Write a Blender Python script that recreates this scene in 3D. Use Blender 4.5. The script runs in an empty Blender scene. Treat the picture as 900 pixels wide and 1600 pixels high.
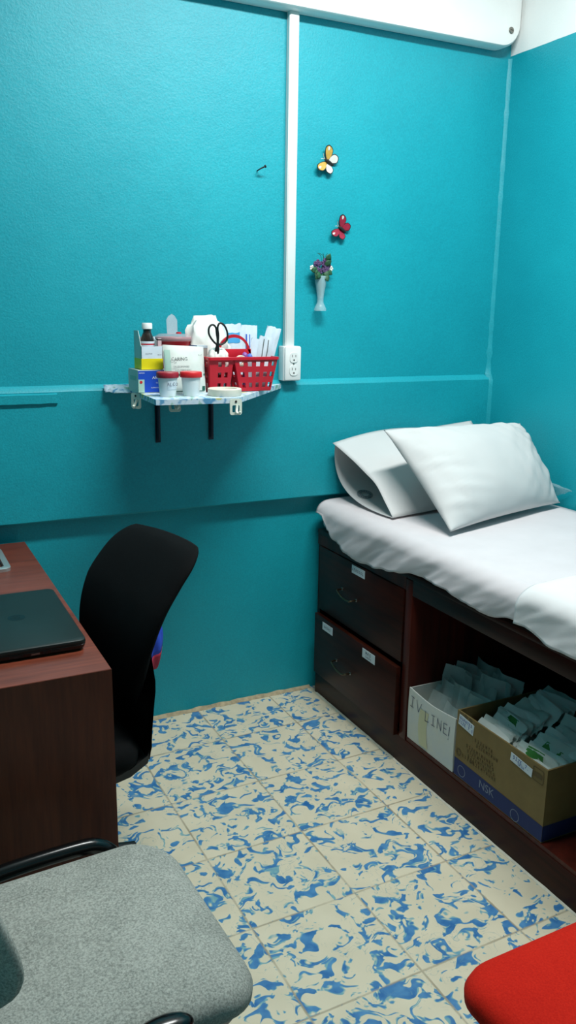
import bpy, bmesh, math, random
from mathutils import Vector, Matrix, noise
random.seed(7)
C = bpy.context.scene.collection
SC = bpy.context.scene
PI = math.pi

# ------------------------------------------------------------------ camera, world, light, exposure
F_PX, PITCH, YAW, ROLL = 1305.05, 0.23825, 0.46340, -0.015097
cp, sp, cy_, sy_ = math.cos(PITCH), math.sin(PITCH), math.cos(YAW), math.sin(YAW)
fw = Vector((sy_*cp, cy_*cp, -sp)); rt = Vector((cy_, -sy_, 0)); dn = fw.cross(rt)
rt2 = rt*math.cos(ROLL) + dn*math.sin(ROLL); dn2 = -rt*math.sin(ROLL) + dn*math.cos(ROLL)
cam_d = bpy.data.cameras.new('camera'); cam = bpy.data.objects.new('camera', cam_d); C.objects.link(cam)
cam_d.sensor_fit = 'VERTICAL'; cam_d.sensor_height = 24; cam_d.lens = 24*F_PX/1600; cam_d.clip_start = 0.02
m = Matrix.Identity(4)
for i in range(3):
    m[i][0] = rt2[i]; m[i][1] = -dn2[i]; m[i][2] = -fw[i]
m[2][3] = 1.5032
cam.matrix_world = m
SC.camera = cam

w = bpy.data.worlds.new('world'); SC.world = w; w.use_nodes = True
w.node_tree.nodes['Background'].inputs[0].default_value = (0.8, 0.9, 1, 1)
w.node_tree.nodes['Background'].inputs[1].default_value = 0.2

def area(name, loc, sx, sy, power, col=(1, 1, 1), rot=(0, 0, 0)):
    d = bpy.data.lights.new(name, 'AREA'); d.shape = 'RECTANGLE'; d.size = sx; d.size_y = sy
    d.energy = power; d.color = col
    o = bpy.data.objects.new(name, d); C.objects.link(o); o.location = loc; o.rotation_euler = rot
    return o
area('ceiling_tube_light', (1.27, 1.66, 2.93), 1.15, 0.22, 62, (0.97, 1.0, 0.98))
vs = SC.view_settings
vs.view_transform = 'Standard'; vs.look = 'None'; vs.exposure = 0.0; vs.gamma = 1.0; vs.use_curve_mapping = False

# ------------------------------------------------------------------ materials
def lin(c):
    def f(v):
        v /= 255
        return v/12.92 if v <= 0.04045 else ((v+0.055)/1.055)**2.4
    return (f(c[0]), f(c[1]), f(c[2]), 1)

class NT:
    def __init__(s, mat): s.t = mat.node_tree; s.n = s.t.nodes; s.l = s.t.links
    def add(s, typ, **k):
        n = s.n.new(typ)
        for a, b in k.items(): setattr(n, a, b)
        return n
    def link(s, a, b): s.l.new(a, b)
    def noise(s, vec, scale, detail=2, rough=0.5, dist=0.0):
        n = s.add('ShaderNodeTexNoise'); n.inputs['Scale'].default_value = scale
        n.inputs['Detail'].default_value = detail; n.inputs['Roughness'].default_value = rough
        n.inputs['Distortion'].default_value = dist
        if vec is not None: s.link(vec, n.inputs['Vector'])
        return n
    def ramp(s, fac, stops, interp='LINEAR'):
        n = s.add('ShaderNodeValToRGB'); n.color_ramp.interpolation = interp
        e = n.color_ramp.elements
        while len(e) < len(stops): e.new(0.5)
        for el, (p, c) in zip(e, stops): el.position = p; el.color = c
        s.link(fac, n.inputs[0]); return n
    def mixc(s, fac, a, b, mode='MIX'):
        n = s.add('ShaderNodeMix', data_type='RGBA', blend_type=mode)
        for sock, v in ((n.inputs[0], fac), (n.inputs[6], a), (n.inputs[7], b)):
            if hasattr(v, 'links'): s.link(v, sock)
            else: sock.default_value = v
        return n.outputs[2]
    def math(s, op, a, b=0.0):
        n = s.add('ShaderNodeMath', operation=op)
        for sock, v in ((n.inputs[0], a), (n.inputs[1], b)):
            if hasattr(v, 'links'): s.link(v, sock)
            else: sock.default_value = v
        return n.outputs[0]

def mat(name, col, rough=0.5, metal=0.0, spec=0.5, var=0.0, vscale=6.0, bump=0.0, bscale=80.0, alpha=1.0, trans=0.0, sheen=0.0, stretch=None, var2=None, coat=0.0):
    """principled surface with procedural tone variation (var) and bump"""
    mt = bpy.data.materials.new(name); mt.use_nodes = True
    nt = NT(mt); b = nt.n['Principled BSDF']
    base = lin(col)
    b.inputs['Base Color'].default_value = base
    b.inputs['Roughness'].default_value = rough; b.inputs['Metallic'].default_value = metal
    b.inputs['Specular IOR Level'].default_value = spec
    b.inputs['Alpha'].default_value = alpha; b.inputs['Transmission Weight'].default_value = trans
    b.inputs['Sheen Weight'].default_value = sheen; b.inputs['Coat Weight'].default_value = coat
    tc = nt.add('ShaderNodeTexCoord'); vec = tc.outputs['Object']
    if stretch:
        mp = nt.add('ShaderNodeMapping'); mp.inputs['Scale'].default_value = stretch
        nt.link(vec, mp.inputs['Vector']); vec = mp.outputs['Vector']
    if var > 0:
        n = nt.noise(vec, vscale, 3, 0.6)
        lo = tuple(max(0, c*(1-var)) for c in base[:3])+(1,)
        hi = lin(var2) if var2 else tuple(min(1, c*(1+var)) for c in base[:3])+(1,)
        r = nt.ramp(n.outputs['Fac'], [(0.3, lo), (0.7, hi)])
        nt.link(r.outputs[0], b.inputs['Base Color'])
    if bump > 0:
        n2 = nt.noise(tc.outputs['Object'], bscale, 2, 0.6)
        bp = nt.add('ShaderNodeBump'); bp.inputs['Strength'].default_value = bump; bp.inputs['Distance'].default_value = 0.004
        nt.link(n2.outputs['Fac'], bp.inputs['Height']); nt.link(bp.outputs[0], b.inputs['Normal'])
    return mt

def floor_material():
    mt = bpy.data.materials.new('floor_swirl_tile'); mt.use_nodes = True
    nt = NT(mt); b = nt.n['Principled BSDF']
    tc = nt.add('ShaderNodeTexCoord')
    sc = nt.add('ShaderNodeVectorMath', operation='SCALE'); sc.inputs['Scale'].default_value = 1/0.3
    nt.link(tc.outputs['Object'], sc.inputs[0])
    fl = nt.add('ShaderNodeVectorMath', operation='FLOOR'); nt.link(sc.outputs[0], fl.inputs[0])
    fr = nt.add('ShaderNodeVectorMath', operation='FRACTION'); nt.link(sc.outputs[0], fr.inputs[0])
    wn = nt.add('ShaderNodeTexWhiteNoise', noise_dimensions='2D'); nt.link(fl.outputs[0], wn.inputs['Vector'])
    off = nt.add('ShaderNodeVectorMath', operation='SCALE'); off.inputs['Scale'].default_value = 37.0
    nt.link(wn.outputs['Color'], off.inputs[0])
    p = nt.add('ShaderNodeVectorMath', operation='ADD'); nt.link(fr.outputs[0], p.inputs[0]); nt.link(off.outputs[0], p.inputs[1])
    # swirl: warp the coordinates with a coarse noise before the threshold noise
    wz = nt.noise(p.outputs[0], 4.2, 1, 0.5)
    wc = nt.add('ShaderNodeVectorMath', operation='SUBTRACT'); nt.link(wz.outputs['Color'], wc.inputs[0]); wc.inputs[1].default_value = (0.5, 0.5, 0.5)
    ws = nt.add('ShaderNodeVectorMath', operation='SCALE'); ws.inputs['Scale'].default_value = 0.55; nt.link(wc.outputs[0], ws.inputs[0])
    q = nt.add('ShaderNodeVectorMath', operation='ADD'); nt.link(p.outputs[0], q.inputs[0]); nt.link(ws.outputs[0], q.inputs[1])
    mp = nt.add('ShaderNodeMapping'); mp.inputs['Scale'].default_value = (0.85, 1.15, 1); nt.link(q.outputs[0], mp.inputs['Vector'])
    n1 = nt.noise(mp.outputs[0], 7.0, 2.2, 0.52, 0.5)
    cream = lin((222, 212, 186)); cream2 = lin((212, 202, 176)); teal = lin((122, 170, 178)); blue = lin((58, 120, 176)); blue2 = lin((44, 104, 164))
    cn = nt.noise(tc.outputs['Object'], 9, 2)
    cr = nt.ramp(cn.outputs['Fac'], [(0.3, cream2), (0.7, cream)])
    bn = nt.noise(tc.outputs['Object'], 30, 2)
    bl = nt.ramp(bn.outputs['Fac'], [(0.3, blue2), (0.7, lin((84, 142, 188)))])
    f1 = nt.ramp(n1.outputs['Fac'], [(0.538, (0, 0, 0, 1)), (0.560, (1, 1, 1, 1))])
    f2 = nt.ramp(n1.outputs['Fac'], [(0.566, (0, 0, 0, 1)), (0.590, (1, 1, 1, 1))])
    c1 = nt.mixc(f1.outputs[0], cr.outputs[0], teal)
    c2 = nt.mixc(f2.outputs[0], c1, bl.outputs[0])
    # thin veins
    n2 = nt.noise(q.outputs[0], 6.0, 1, 0.5, 1.2)
    vabs = nt.math('ABSOLUTE', nt.math('SUBTRACT', n2.outputs['Fac'], 0.5))
    vr = nt.ramp(vabs, [(0.0, (1, 1, 1, 1)), (0.012, (0, 0, 0, 1))])
    vm = nt.noise(p.outputs[0], 3.0, 1); vmr = nt.ramp(vm.outputs['Fac'], [(0.5, (0, 0, 0, 1)), (0.6, (1, 1, 1, 1))])
    c3 = nt.mixc(nt.math('MULTIPLY', nt.math('MULTIPLY', vr.outputs[0], vmr.outputs[0]), 0.55), c2, lin((110, 150, 160)))
    # grout
    sx = nt.add('ShaderNodeSeparateXYZ'); nt.link(fr.outputs[0], sx.inputs[0])
    dx = nt.math('MINIMUM', sx.outputs[0], nt.math('SUBTRACT', 1.0, sx.outputs[0]))
    dy = nt.math('MINIMUM', sx.outputs[1], nt.math('SUBTRACT', 1.0, sx.outputs[1]))
    dd = nt.math('MINIMUM', dx, dy)
    gn = nt.noise(tc.outputs['Object'], 40, 2)
    dd2 = nt.math('ADD', dd, nt.math('MULTIPLY', nt.math('SUBTRACT', gn.outputs['Fac'], 0.5), 0.012))
    g = nt.ramp(dd2, [(0.006, (1, 1, 1, 1)), (0.012, (0, 0, 0, 1))])
    gs = nt.noise(tc.outputs['Object'], 5, 2); gsr = nt.ramp(gs.outputs['Fac'], [(0.35, (0.35, 0.35, 0.35, 1)), (0.6, (0.9, 0.9, 0.9, 1))])
    c4 = nt.mixc(nt.math('MULTIPLY', g.outputs[0], gsr.outputs[0]), c3, lin((158, 146, 122)))
    nt.link(c4, b.inputs['Base Color'])
    b.inputs['Roughness'].default_value = 0.42; b.inputs['Specular IOR Level'].default_value = 0.35
    bp = nt.add('ShaderNodeBump'); bp.inputs['Strength'].default_value = 0.25; bp.inputs['Distance'].default_value = 0.003
    inv = nt.math('SUBTRACT', 1.0, g.outputs[0]); nt.link(inv, bp.inputs['Height']); nt.link(bp.outputs[0], b.inputs['Normal'])
    return mt

def wall_material(two_tone=False):
    mt = bpy.data.materials.new('teal_wall_paint' + ('_white_band' if two_tone else '')); mt.use_nodes = True
    nt = NT(mt); b = nt.n['Principled BSDF']
    geo = nt.add('ShaderNodeNewGeometry'); pos = geo.outputs['Position']
    n = nt.noise(pos, 2.2, 3, 0.6)
    teal = nt.ramp(n.outputs['Fac'], [(0.3, lin((8, 154, 170))), (0.7, lin((15, 164, 179)))])
    nf = nt.noise(pos, 190, 2, 0.6)
    spk = nt.ramp(nf.outputs['Fac'], [(0.35, (0.86, 0.9, 0.9, 1)), (0.7, (1.06, 1.04, 1.04, 1))])
    col = nt.mixc(1.0, teal.outputs[0], spk.outputs[0], 'MULTIPLY')
    if two_tone:
        sx = nt.add('ShaderNodeSeparateXYZ'); nt.link(pos, sx.inputs[0])
        wob = nt.noise(pos, 6, 2)
        z = nt.math('ADD', sx.outputs[2], nt.math('MULTIPLY', wob.outputs['Fac'], 0.006))
        st = nt.math('GREATER_THAN', z, 2.452)
        col = nt.mixc(st, col, lin((236, 238, 236)))
    nt.link(col, b.inputs['Base Color']); b.inputs['Roughness'].default_value = 0.5; b.inputs['Specular IOR Level'].default_value = 0.5
    bn = nt.noise(pos, 160, 2, 0.6); bn2 = nt.noise(pos, 14, 2, 0.5)
    h = nt.math('ADD', bn.outputs['Fac'], nt.math('MULTIPLY', bn2.outputs['Fac'], 1.5))
    bp = nt.add('ShaderNodeBump'); bp.inputs['Strength'].default_value = 0.22; bp.inputs['Distance'].default_value = 0.004
    nt.link(h, bp.inputs['Height']); nt.link(bp.outputs[0], b.inputs['Normal'])
    return mt

def wood(name, dark, light, rough, axis='y', scale=14, coat=0.0, spec=0.5):
    mt = bpy.data.materials.new(name); mt.use_nodes = True
    nt = NT(mt); b = nt.n['Principled BSDF']
    geo = nt.add('ShaderNodeNewGeometry')
    mp = nt.add('ShaderNodeMapping'); nt.link(geo.outputs['Position'], mp.inputs['Vector'])
    s = [1.0, 1.0, 1.0]; s['xyz'.index(axis)] = 0.07
    mp.inputs['Scale'].default_value = s
    n = nt.noise(mp.outputs[0], scale, 4, 0.65, 0.6); n2 = nt.noise(mp.outputs[0], scale*7, 2, 0.6)
    f = nt.math('ADD', nt.math('MULTIPLY', n.outputs['Fac'], 0.6), nt.math('MULTIPLY', n2.outputs['Fac'], 0.4))
    r = nt.ramp(f, [(0.34, lin(dark)), (0.64, lin(light))])
    nt.link(r.outputs[0], b.inputs['Base Color'])
    b.inputs['Roughness'].default_value = rough; b.inputs['Coat Weight'].default_value = coat; b.inputs['Specular IOR Level'].default_value = spec
    return mt

def fabric(name, c1, c2, rough=0.9, scale=260, sheen=0.0, bump=0.3):
    mt = bpy.data.materials.new(name); mt.use_nodes = True
    nt = NT(mt); b = nt.n['Principled BSDF']
    tc = nt.add('ShaderNodeTexCoord')
    n = nt.noise(tc.outputs['Object'], scale, 3, 0.7); n2 = nt.noise(tc.outputs['Object'], 12, 2)
    f = nt.math('ADD', nt.math('MULTIPLY', n.outputs['Fac'], 0.8), nt.math('MULTIPLY', n2.outputs['Fac'], 0.2))
    r = nt.ramp(f, [(0.36, lin(c1)), (0.62, lin(c2))])
    nt.link(r.outputs[0], b.inputs['Base Color']); b.inputs['Roughness'].default_value = rough
    b.inputs['Specular IOR Level'].default_value = 0.15; b.inputs['Sheen Weight'].default_value = sheen
    bp = nt.add('ShaderNodeBump'); bp.inputs['Strength'].default_value = bump; bp.inputs['Distance'].default_value = 0.002
    nt.link(n.outputs['Fac'], bp.inputs['Height']); nt.link(bp.outputs[0], b.inputs['Normal'])
    return mt

def clear(name, col, alpha, rough=0.2):
    return mat(name, col, rough, alpha=alpha, spec=0.6, var=0.1, vscale=20)

def floral_material():
    mt = bpy.data.materials.new('floral_shelf_cover'); mt.use_nodes = True
    nt = NT(mt); b = nt.n['Principled BSDF']
    tc = nt.add('ShaderNodeTexCoord')
    n = nt.noise(tc.outputs['Object'], 28, 2, 0.6, 0.5)
    r = nt.ramp(n.outputs['Fac'], [(0.36, lin((92, 150, 190))), (0.45, lin((196, 214, 228))), (0.56, lin((206, 220, 232))), (0.66, lin((120, 172, 150)))])
    v = nt.add('ShaderNodeTexVoronoi'); v.inputs['Scale'].default_value = 14; nt.link(tc.outputs['Object'], v.inputs['Vector'])
    s = nt.math('LESS_THAN', v.outputs['Distance'], 0.22)
    nt.link(nt.mixc(nt.math('MULTIPLY', s, 0.8), r.outputs[0], lin((206, 200, 96))), b.inputs['Base Color'])
    b.inputs['Roughness'].default_value = 0.5
    return mt

M_floor = floor_material()
M_wall = wall_material(); M_wall2 = wall_material(True)
M_ceil = mat('ceiling_white', (236, 238, 236), 0.8, var=0.03)
M_white_plastic = mat('white_plastic', (236, 238, 236), 0.4, var=0.02)
M_white_trim = mat('white_conduit', (226, 230, 228), 0.45, var=0.03)
M_desk = wood('reddish_laminate', (92, 40, 26), (136, 66, 46), 0.3, 'x', 16)
M_desk_panel = wood('reddish_laminate_shaded', (78, 32, 18), (114, 52, 32), 0.45, 'z', 16, spec=0.3)  # same laminate as the top, with the shade on the uprights in its colour
M_bed = wood('dark_mahogany', (30, 12, 8), (62, 24, 15), 0.34, 'y', 8, spec=0.14)
M_bed_up = wood('dark_mahogany_upright', (46, 17, 12), (82, 30, 21), 0.36, 'z', 8, spec=0.22)
M_sheet = mat('white_bed_sheet', (210, 203, 205), 0.85, spec=0.2, var=0.03, vscale=8, bump=0.06, bscale=500)
M_cover = mat('bright_white_cotton', (220, 218, 218), 0.85, spec=0.2, var=0.02, bump=0.05, bscale=500)
M_pillow = mat('white_pillowcase', (206, 205, 204), 0.85, spec=0.2, var=0.02, vscale=5, bump=0.06, bscale=400)
M_matt = mat('mattress_ticking', (210, 212, 214), 0.9, var=0.05)
M_stamp = mat('grey_stamp_ink', (120, 132, 138), 0.9, var=0.1)
M_grey = fabric('grey_heather_upholstery', (120, 124, 118), (178, 180, 172))
M_red = fabric('red_upholstery', (186, 26, 14), (206, 36, 20), scale=300)
M_black_fab = fabric('black_mesh_upholstery', (5, 6, 7), (14, 15, 16), scale=420, bump=0.2)
M_black = mat('black_plastic', (14, 15, 16), 0.45, var=0.15, bump=0.05, bscale=300)
M_gloss_black = mat('glossy_black_tube', (12, 12, 13), 0.22, var=0.1)
M_chrome = mat('dull_metal', (150, 146, 138), 0.3, metal=1.0, var=0.08)
M_bronze = mat('brass_handle', (120, 100, 78), 0.3, metal=1.0, var=0.1)
M_laptop = mat('charcoal_laptop_lid', (28, 38, 36), 0.42, var=0.06, spec=0.4)
M_laptop_base = mat('black_laptop_base', (16, 17, 18), 0.35, var=0.05)
M_logo = mat('dark_logo', (16, 18, 19), 0.3, var=0.05)
M_silver = mat('silver_metal', (196, 198, 196), 0.3, metal=0.7, var=0.04)
M_paper = mat('white_paper_label', (206, 216, 222), 0.8, var=0.04)
M_ink = mat('blue_black_ink', (58, 68, 96), 0.7, var=0.1)
M_blue_ink = mat('blue_pen_ink', (60, 84, 170), 0.7, var=0.1)
M_wbox = mat('white_corrugated_box', (206, 212, 212), 0.75, var=0.05, vscale=9, var2=(214, 214, 200))
M_stain = mat('yellowish_tape_stain', (204, 202, 166), 0.7, var=0.05)
M_card = mat('brown_cardboard', (124, 103, 60), 0.8, var=0.08, vscale=14)
M_cardprint = mat('brown_print', (92, 74, 42), 0.8, var=0.1)
M_navy = mat('navy_print', (22, 40, 92), 0.75, var=0.1)
M_navy_text = mat('pale_navy_text', (120, 130, 150), 0.75, var=0.1)
M_pouch = mat('pale_paper_pouch', (232, 240, 234), 0.6, var=0.06, vscale=10, spec=0.4)
M_pouch2 = mat('grey_green_pouch', (208, 220, 212), 0.55, var=0.15, vscale=10)
M_green = mat('green_pouch_print', (66, 140, 62), 0.6, var=0.1)
M_ivbag = mat('clear_tubing_pouch', (212, 226, 222), 0.3, var=0.14, vscale=14, alpha=0.6)
M_floral = floral_material()
M_bracket = mat('dark_grey_bracket', (44, 50, 62), 0.4, metal=0.6, var=0.12)
M_glove_w = mat('pale_carton_side', (206, 216, 208), 0.6, var=0.05)
M_glove_b = mat('blue_carton_print', (18, 74, 190), 0.5, var=0.08)
M_text_w = mat('white_print', (232, 236, 240), 0.6, var=0.03)
M_yellow = mat('yellow_print', (236, 216, 6), 0.55, var=0.04)
M_amber = mat('dark_amber_glass', (40, 30, 26), 0.15, var=0.2, spec=0.7)
M_pinklab = mat('pale_pink_label', (214, 180, 184), 0.6, var=0.08)
M_redplastic = mat('red_plastic', (196, 24, 44), 0.4, var=0.06)
M_sharps = mat('red_sharps_plastic', (166, 22, 34), 0.35, var=0.08)
M_clear = clear('clear_lid_plastic', (222, 214, 220), 0.28)
M_lidred = mat('bright_red_cap', (212, 34, 40), 0.4, var=0.04)
M_liddark = mat('dark_red_cap', (156, 30, 48), 0.4, var=0.05)
M_cup = mat('frosted_cup', (222, 226, 226), 0.35, var=0.05, spec=0.5)
M_gauze = mat('gauze_packet_paper', (214, 222, 216), 0.6, var=0.05, vscale=20)
M_gauze_side = mat('pale_green_band', (168, 204, 190), 0.6, var=0.06)
M_dgreen = mat('dark_green_print', (20, 92, 76), 0.6, var=0.08)
M_greytext = mat('grey_print', (96, 104, 104), 0.7, var=0.05)
M_tape = mat('cream_tape', (226, 218, 200), 0.6, var=0.04)
M_cotton = mat('white_cotton_bag', (236, 238, 232), 0.8, var=0.06, vscale=24)
M_packblue = mat('sky_blue_print', (70, 160, 214), 0.5, var=0.06)
M_packwhite = mat('white_blister_pack', (216, 228, 238), 0.4, var=0.06, vscale=30)
M_packgreen = mat('green_print', (60, 150, 80), 0.5, var=0.06)
M_purple = mat('purple_plastic', (140, 80, 160), 0.45, var=0.1)
M_bluecap = mat('blue_cap', (70, 110, 200), 0.45, var=0.05)
M_yellowish = mat('pale_yellow_card', (222, 206, 130), 0.6, var=0.05)
M_taupe = mat('taupe_carton', (176, 166, 160), 0.6, var=0.06)
M_wing_yellow = mat('ochre_wing', (206, 164, 76), 0.5, var=0.15, vscale=60)
M_wing_white = mat('pearl_wing', (226, 222, 214), 0.5, var=0.06)
M_wing_red = mat('crimson_wing', (160, 30, 58), 0.5, var=0.2, vscale=60)
M_leaf = mat('dark_green_leaf', (36, 84, 52), 0.6, var=0.25, vscale=40)
M_flower = mat('mauve_blossom', (84, 56, 100), 0.6, var=0.3, vscale=60)
M_vase = mat('frosted_vase_glass', (186, 220, 226), 0.25, alpha=0.42, var=0.05)
M_blueflag = mat('blue_cloth', (30, 70, 190), 0.8, var=0.08)
M_redcloth = mat('red_cloth', (170, 30, 60), 0.8, var=0.1)
M_bagfilm = clear('clear_plastic_film', (196, 226, 232), 0.28, 0.15)
M_hook = mat('ivory_hook_plastic', (224, 228, 214), 0.4, var=0.03)
M_inner_dark = mat('dark_recess', (22, 24, 24), 0.7, var=0.1)
M_corner = mat('chipped_plaster', (70, 178, 190), 0.8, var=0.12, vscale=30)

# ------------------------------------------------------------------ mesh builder
_txt_cache = {}
def text_mesh(s):
    if s in _txt_cache: return _txt_cache[s]
    cu = bpy.data.curves.new('tmp', 'FONT'); cu.body = s; cu.align_x = 'CENTER'; cu.align_y = 'CENTER'; cu.size = 1.0; cu.resolution_u = 3
    o = bpy.data.objects.new('tmp', cu); C.objects.link(o)
    dg = bpy.context.evaluated_depsgraph_get()
    me = bpy.data.meshes.new_from_object(o.evaluated_get(dg))
    vs_ = [v.co.copy() for v in me.vertices]; fs = [tuple(p.vertices) for p in me.polygons]
    bpy.data.objects.remove(o); bpy.data.curves.remove(cu); bpy.data.meshes.remove(me)
    _txt_cache[s] = (vs_, fs); return vs_, fs

STROKES = {
 'I': [[(0.2,1),(0.8,1)],[(0.5,1),(0.5,0)],[(0.15,0),(0.8,0)]], 'V': [[(0,1),(0.5,0),(0.95,1)]], 'L': [[(0.2,1),(0.1,0),(0.8,0.05)]],
 'N': [[(0.1,0),(0.15,1),(0.8,0),(0.85,1)]], 'E': [[(0.8,1),(0.15,1),(0.1,0),(0.8,0)],[(0.12,0.5),(0.65,0.52)]], '!': [[(0.5,1),(0.4,0.3)],[(0.38,0.08),(0.4,0)]],
 'A': [[(0,0),(0.45,1),(0.85,0)],[(0.2,0.4),(0.7,0.4)]], 'C': [[(0.85,0.85),(0.5,1),(0.1,0.6),(0.15,0.2),(0.5,0),(0.85,0.15)]],
 'O': [[(0.5,1),(0.1,0.65),(0.15,0.2),(0.5,0),(0.85,0.3),(0.8,0.75),(0.5,1)]], 'S': [[(0.8,0.9),(0.4,1),(0.15,0.75),(0.7,0.4),(0.7,0.1),(0.3,0),(0.1,0.12)]],
 'R': [[(0.1,0),(0.15,1),(0.7,0.9),(0.65,0.6),(0.15,0.5),(0.85,0)]], 'M': [[(0,0),(0.15,1),(0.5,0.3),(0.8,1),(0.95,0)]], 'T': [[(0.05,1),(0.9,1)],[(0.5,1),(0.45,0)]],
 'Z': [[(0.1,1),(0.85,1),(0.1,0),(0.9,0)]], 'U': [[(0.1,1),(0.12,0.2),(0.5,0),(0.82,0.2),(0.85,1)]], 'G': [[(0.85,0.85),(0.5,1),(0.1,0.6),(0.2,0.1),(0.6,0),(0.85,0.4),(0.5,0.45)]],
 '7': [[(0.1,1),(0.85,1),(0.4,0)]], '5': [[(0.8,1),(0.25,1),(0.2,0.55),(0.7,0.55),(0.75,0.15),(0.2,0)]], '.': [[(0.4,0.06),(0.5,0)]], ' ': []}

class MB:
    """collects shapes into one mesh with several material slots"""
    def __init__(s, *mats): s.v = []; s.f = []; s.mi = []; s.mats = list(mats) or [M_white_plastic]; s.cur = 0
    def use(s, mt):
        if mt not in s.mats: s.mats.append(mt)
        s.cur = s.mats.index(mt); return s
    def add(s, verts, faces, T=None):
        n = len(s.v)
        for p in verts:
            p = Vector(p); s.v.append(T @ p if T is not None else p)
        for f in faces: s.f.append(tuple(n+i for i in f)); s.mi.append(s.cur)
        return s
    def bmadd(s, bm, T=None):
        bm.verts.ensure_lookup_table(); bm.verts.index_update()
        s.add([v.co.copy() for v in bm.verts], [[v.index for v in f.verts] for f in bm.faces], T); bm.free(); return s
    def box(s, x0, x1, y0, y1, z0, z1, bev=0.0, seg=2, T=None):
        bm = bmesh.new(); bmesh.ops.create_cube(bm, size=1)
        for v in bm.verts:
            v.co = Vector(((x0+x1)/2+v.co.x*(x1-x0), (y0+y1)/2+v.co.y*(y1-y0), (z0+z1)/2+v.co.z*(z1-z0)))
        if bev > 0: bmesh.ops.bevel(bm, geom=list(bm.edges), offset=bev, segments=seg, affect='EDGES', profile=0.5)
        return s.bmadd(bm, T)
    def loft(s, rings, cap0=True, cap1=True, closed=True, T=None):
        n = len(rings[0]); vs_ = [p for r in rings for p in r]; fs = []
        for i in range(len(rings)-1):
            for j in range(n if closed else n-1):
                a, b = i*n+j, i*n+(j+1) % n
                fs.append((a, b, b+n, a+n))
        if cap0: fs.append(tuple(reversed(range(n))))
        if cap1: fs.append(tuple((len(rings)-1)*n+i for i in range(n)))
        return s.add(vs_, fs, T)
    def lathe(s, prof, c=(0, 0, 0), seg=28, T=None, sx=1, sy=1):
        rings = []
        for r, z in prof:
            rings.append([(c[0]+sx*r*math.cos(2*PI*i/seg), c[1]+sy*r*math.sin(2*PI*i/seg), c[2]+z) for i in range(seg)])
        return s.loft(rings, True, True, True, T)
    def tube(s, pts, r, seg=10, smooth=0, closed=False, flat=1.0, T=None):
        pts = [Vector(p) for p in pts]
        if smooth: pts = catmull(pts, smooth, closed)
        n = len(pts); rings = []; up = None
        for i, p in enumerate(pts):
            a = pts[i-1] if (i > 0 or closed) else p
            b = pts[(i+1) % n] if (i < n-1 or closed) else p
            t = (b-a).normalized()
            if up is None:
                up = Vector((0, 0, 1)) if abs(t.z) < 0.9 else Vector((1, 0, 0))
            sd = t.cross(up).normalized(); up = sd.cross(t).normalized()
            rr = r(i/(max(1, n-1))) if callable(r) else r
            rings.append([p + sd*rr*math.cos(2*PI*k/seg) + up*rr*flat*math.sin(2*PI*k/seg) for k in range(seg)])
        if closed: rings.append(rings[0])
        return s.loft(rings, not closed, not closed, True, T)
    def prism(s, poly, a, b, axis='z', T=None):
        def P(u, v, h): return {'z': (u, v, h), 'y': (u, h, v), 'x': (h, u, v)}[axis]
        return s.loft([[P(u, v, a) for u, v in poly], [P(u, v, b) for u, v in poly]], T=T)
    def grid(s, fn, nu, nv, T=None):
        vs_ = [fn(i/nu, j/nv) for j in range(nv+1) for i in range(nu+1)]
        fs = [(j*(nu+1)+i, j*(nu+1)+i+1, (j+1)*(nu+1)+i+1, (j+1)*(nu+1)+i) for j in range(nv) for i in range(nu)]
        return s.add(vs_, fs, T)
    def blob(s, c, r, sub=3, amp=0.0, freq=20, seed=0, T=None):
        bm = bmesh.new(); bmesh.ops.create_icosphere(bm, subdivisions=sub, radius=1)
        for v in bm.verts:
            d = v.co.normalized(); k = 1+amp*noise.noise(d*freq*0.1+Vector((seed, seed*1.7, 0))) + amp*0.6*noise.noise(d*freq*0.25+Vector((0, seed, 3)))
            v.co = Vector((c[0]+d.x*r[0]*k, c[1]+d.y*r[1]*k, c[2]+d.z*r[2]*k))
        return s.bmadd(bm, T)
    def text(s, body, T, size, sx=1.0):
        vs_, fs = text_mesh(body)
        return s.add([(v.x*size*sx, v.y*size, 0) for v in vs_], fs, T)
    def hand(s, body, T, size, wd, adv=1.15, jit=0.06, seed=1):
        rg = random.Random(seed); x0 = -len(body)*adv*size/2
        for ch in body:
            dy = rg.uniform(-jit, jit)*size
            for st in STROKES.get(ch, []):
                for (ax, ay), (bx, by) in zip(st, st[1:]):
                    p = Vector((x0+ax*size*0.8, ay*size+dy-size/2, 0)); q = Vector((x0+bx*size*0.8, by*size+dy-size/2, 0))
                    d = (q-p); 
                    if d.length < 1e-6: continue
                    d.normalize(); nn = Vector((-d.y, d.x, 0))*wd/2; e = d*wd*0.3
                    s.add([p-nn-e, q-nn+e, q+nn+e, p+nn-e], [(0, 1, 2, 3)], T)
            x0 += adv*size
        return s
    def build(s, name, parent=None, world=False, smooth=True, angle=40, origin=None):
        me = bpy.data.meshes.new(name)
        vs_ = s.v
        loc = None
        if parent is not None and world:
            r = parent
            while r.parent: r = r.parent
            inv = (Matrix.Translation(r.location) @ r.rotation_euler.to_matrix().to_4x4()).inverted()
            vs_ = [inv @ v for v in vs_]
        elif parent is None:
            if origin is None:
                xs = [v.x for v in vs_]; ys = [v.y for v in vs_]; zs = [v.z for v in vs_]
                origin = Vector(((min(xs)+max(xs))/2, (min(ys)+max(ys))/2, min(zs)))
            loc = Vector(origin); vs_ = [v-loc for v in vs_]
        me.from_pydata([tuple(v) for v in vs_], [], s.f)
        for mt in s.mats: me.materials.append(mt)
        for p, k in zip(me.polygons, s.mi): p.material_index = k; p.use_smooth = smooth
        me.update()
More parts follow.
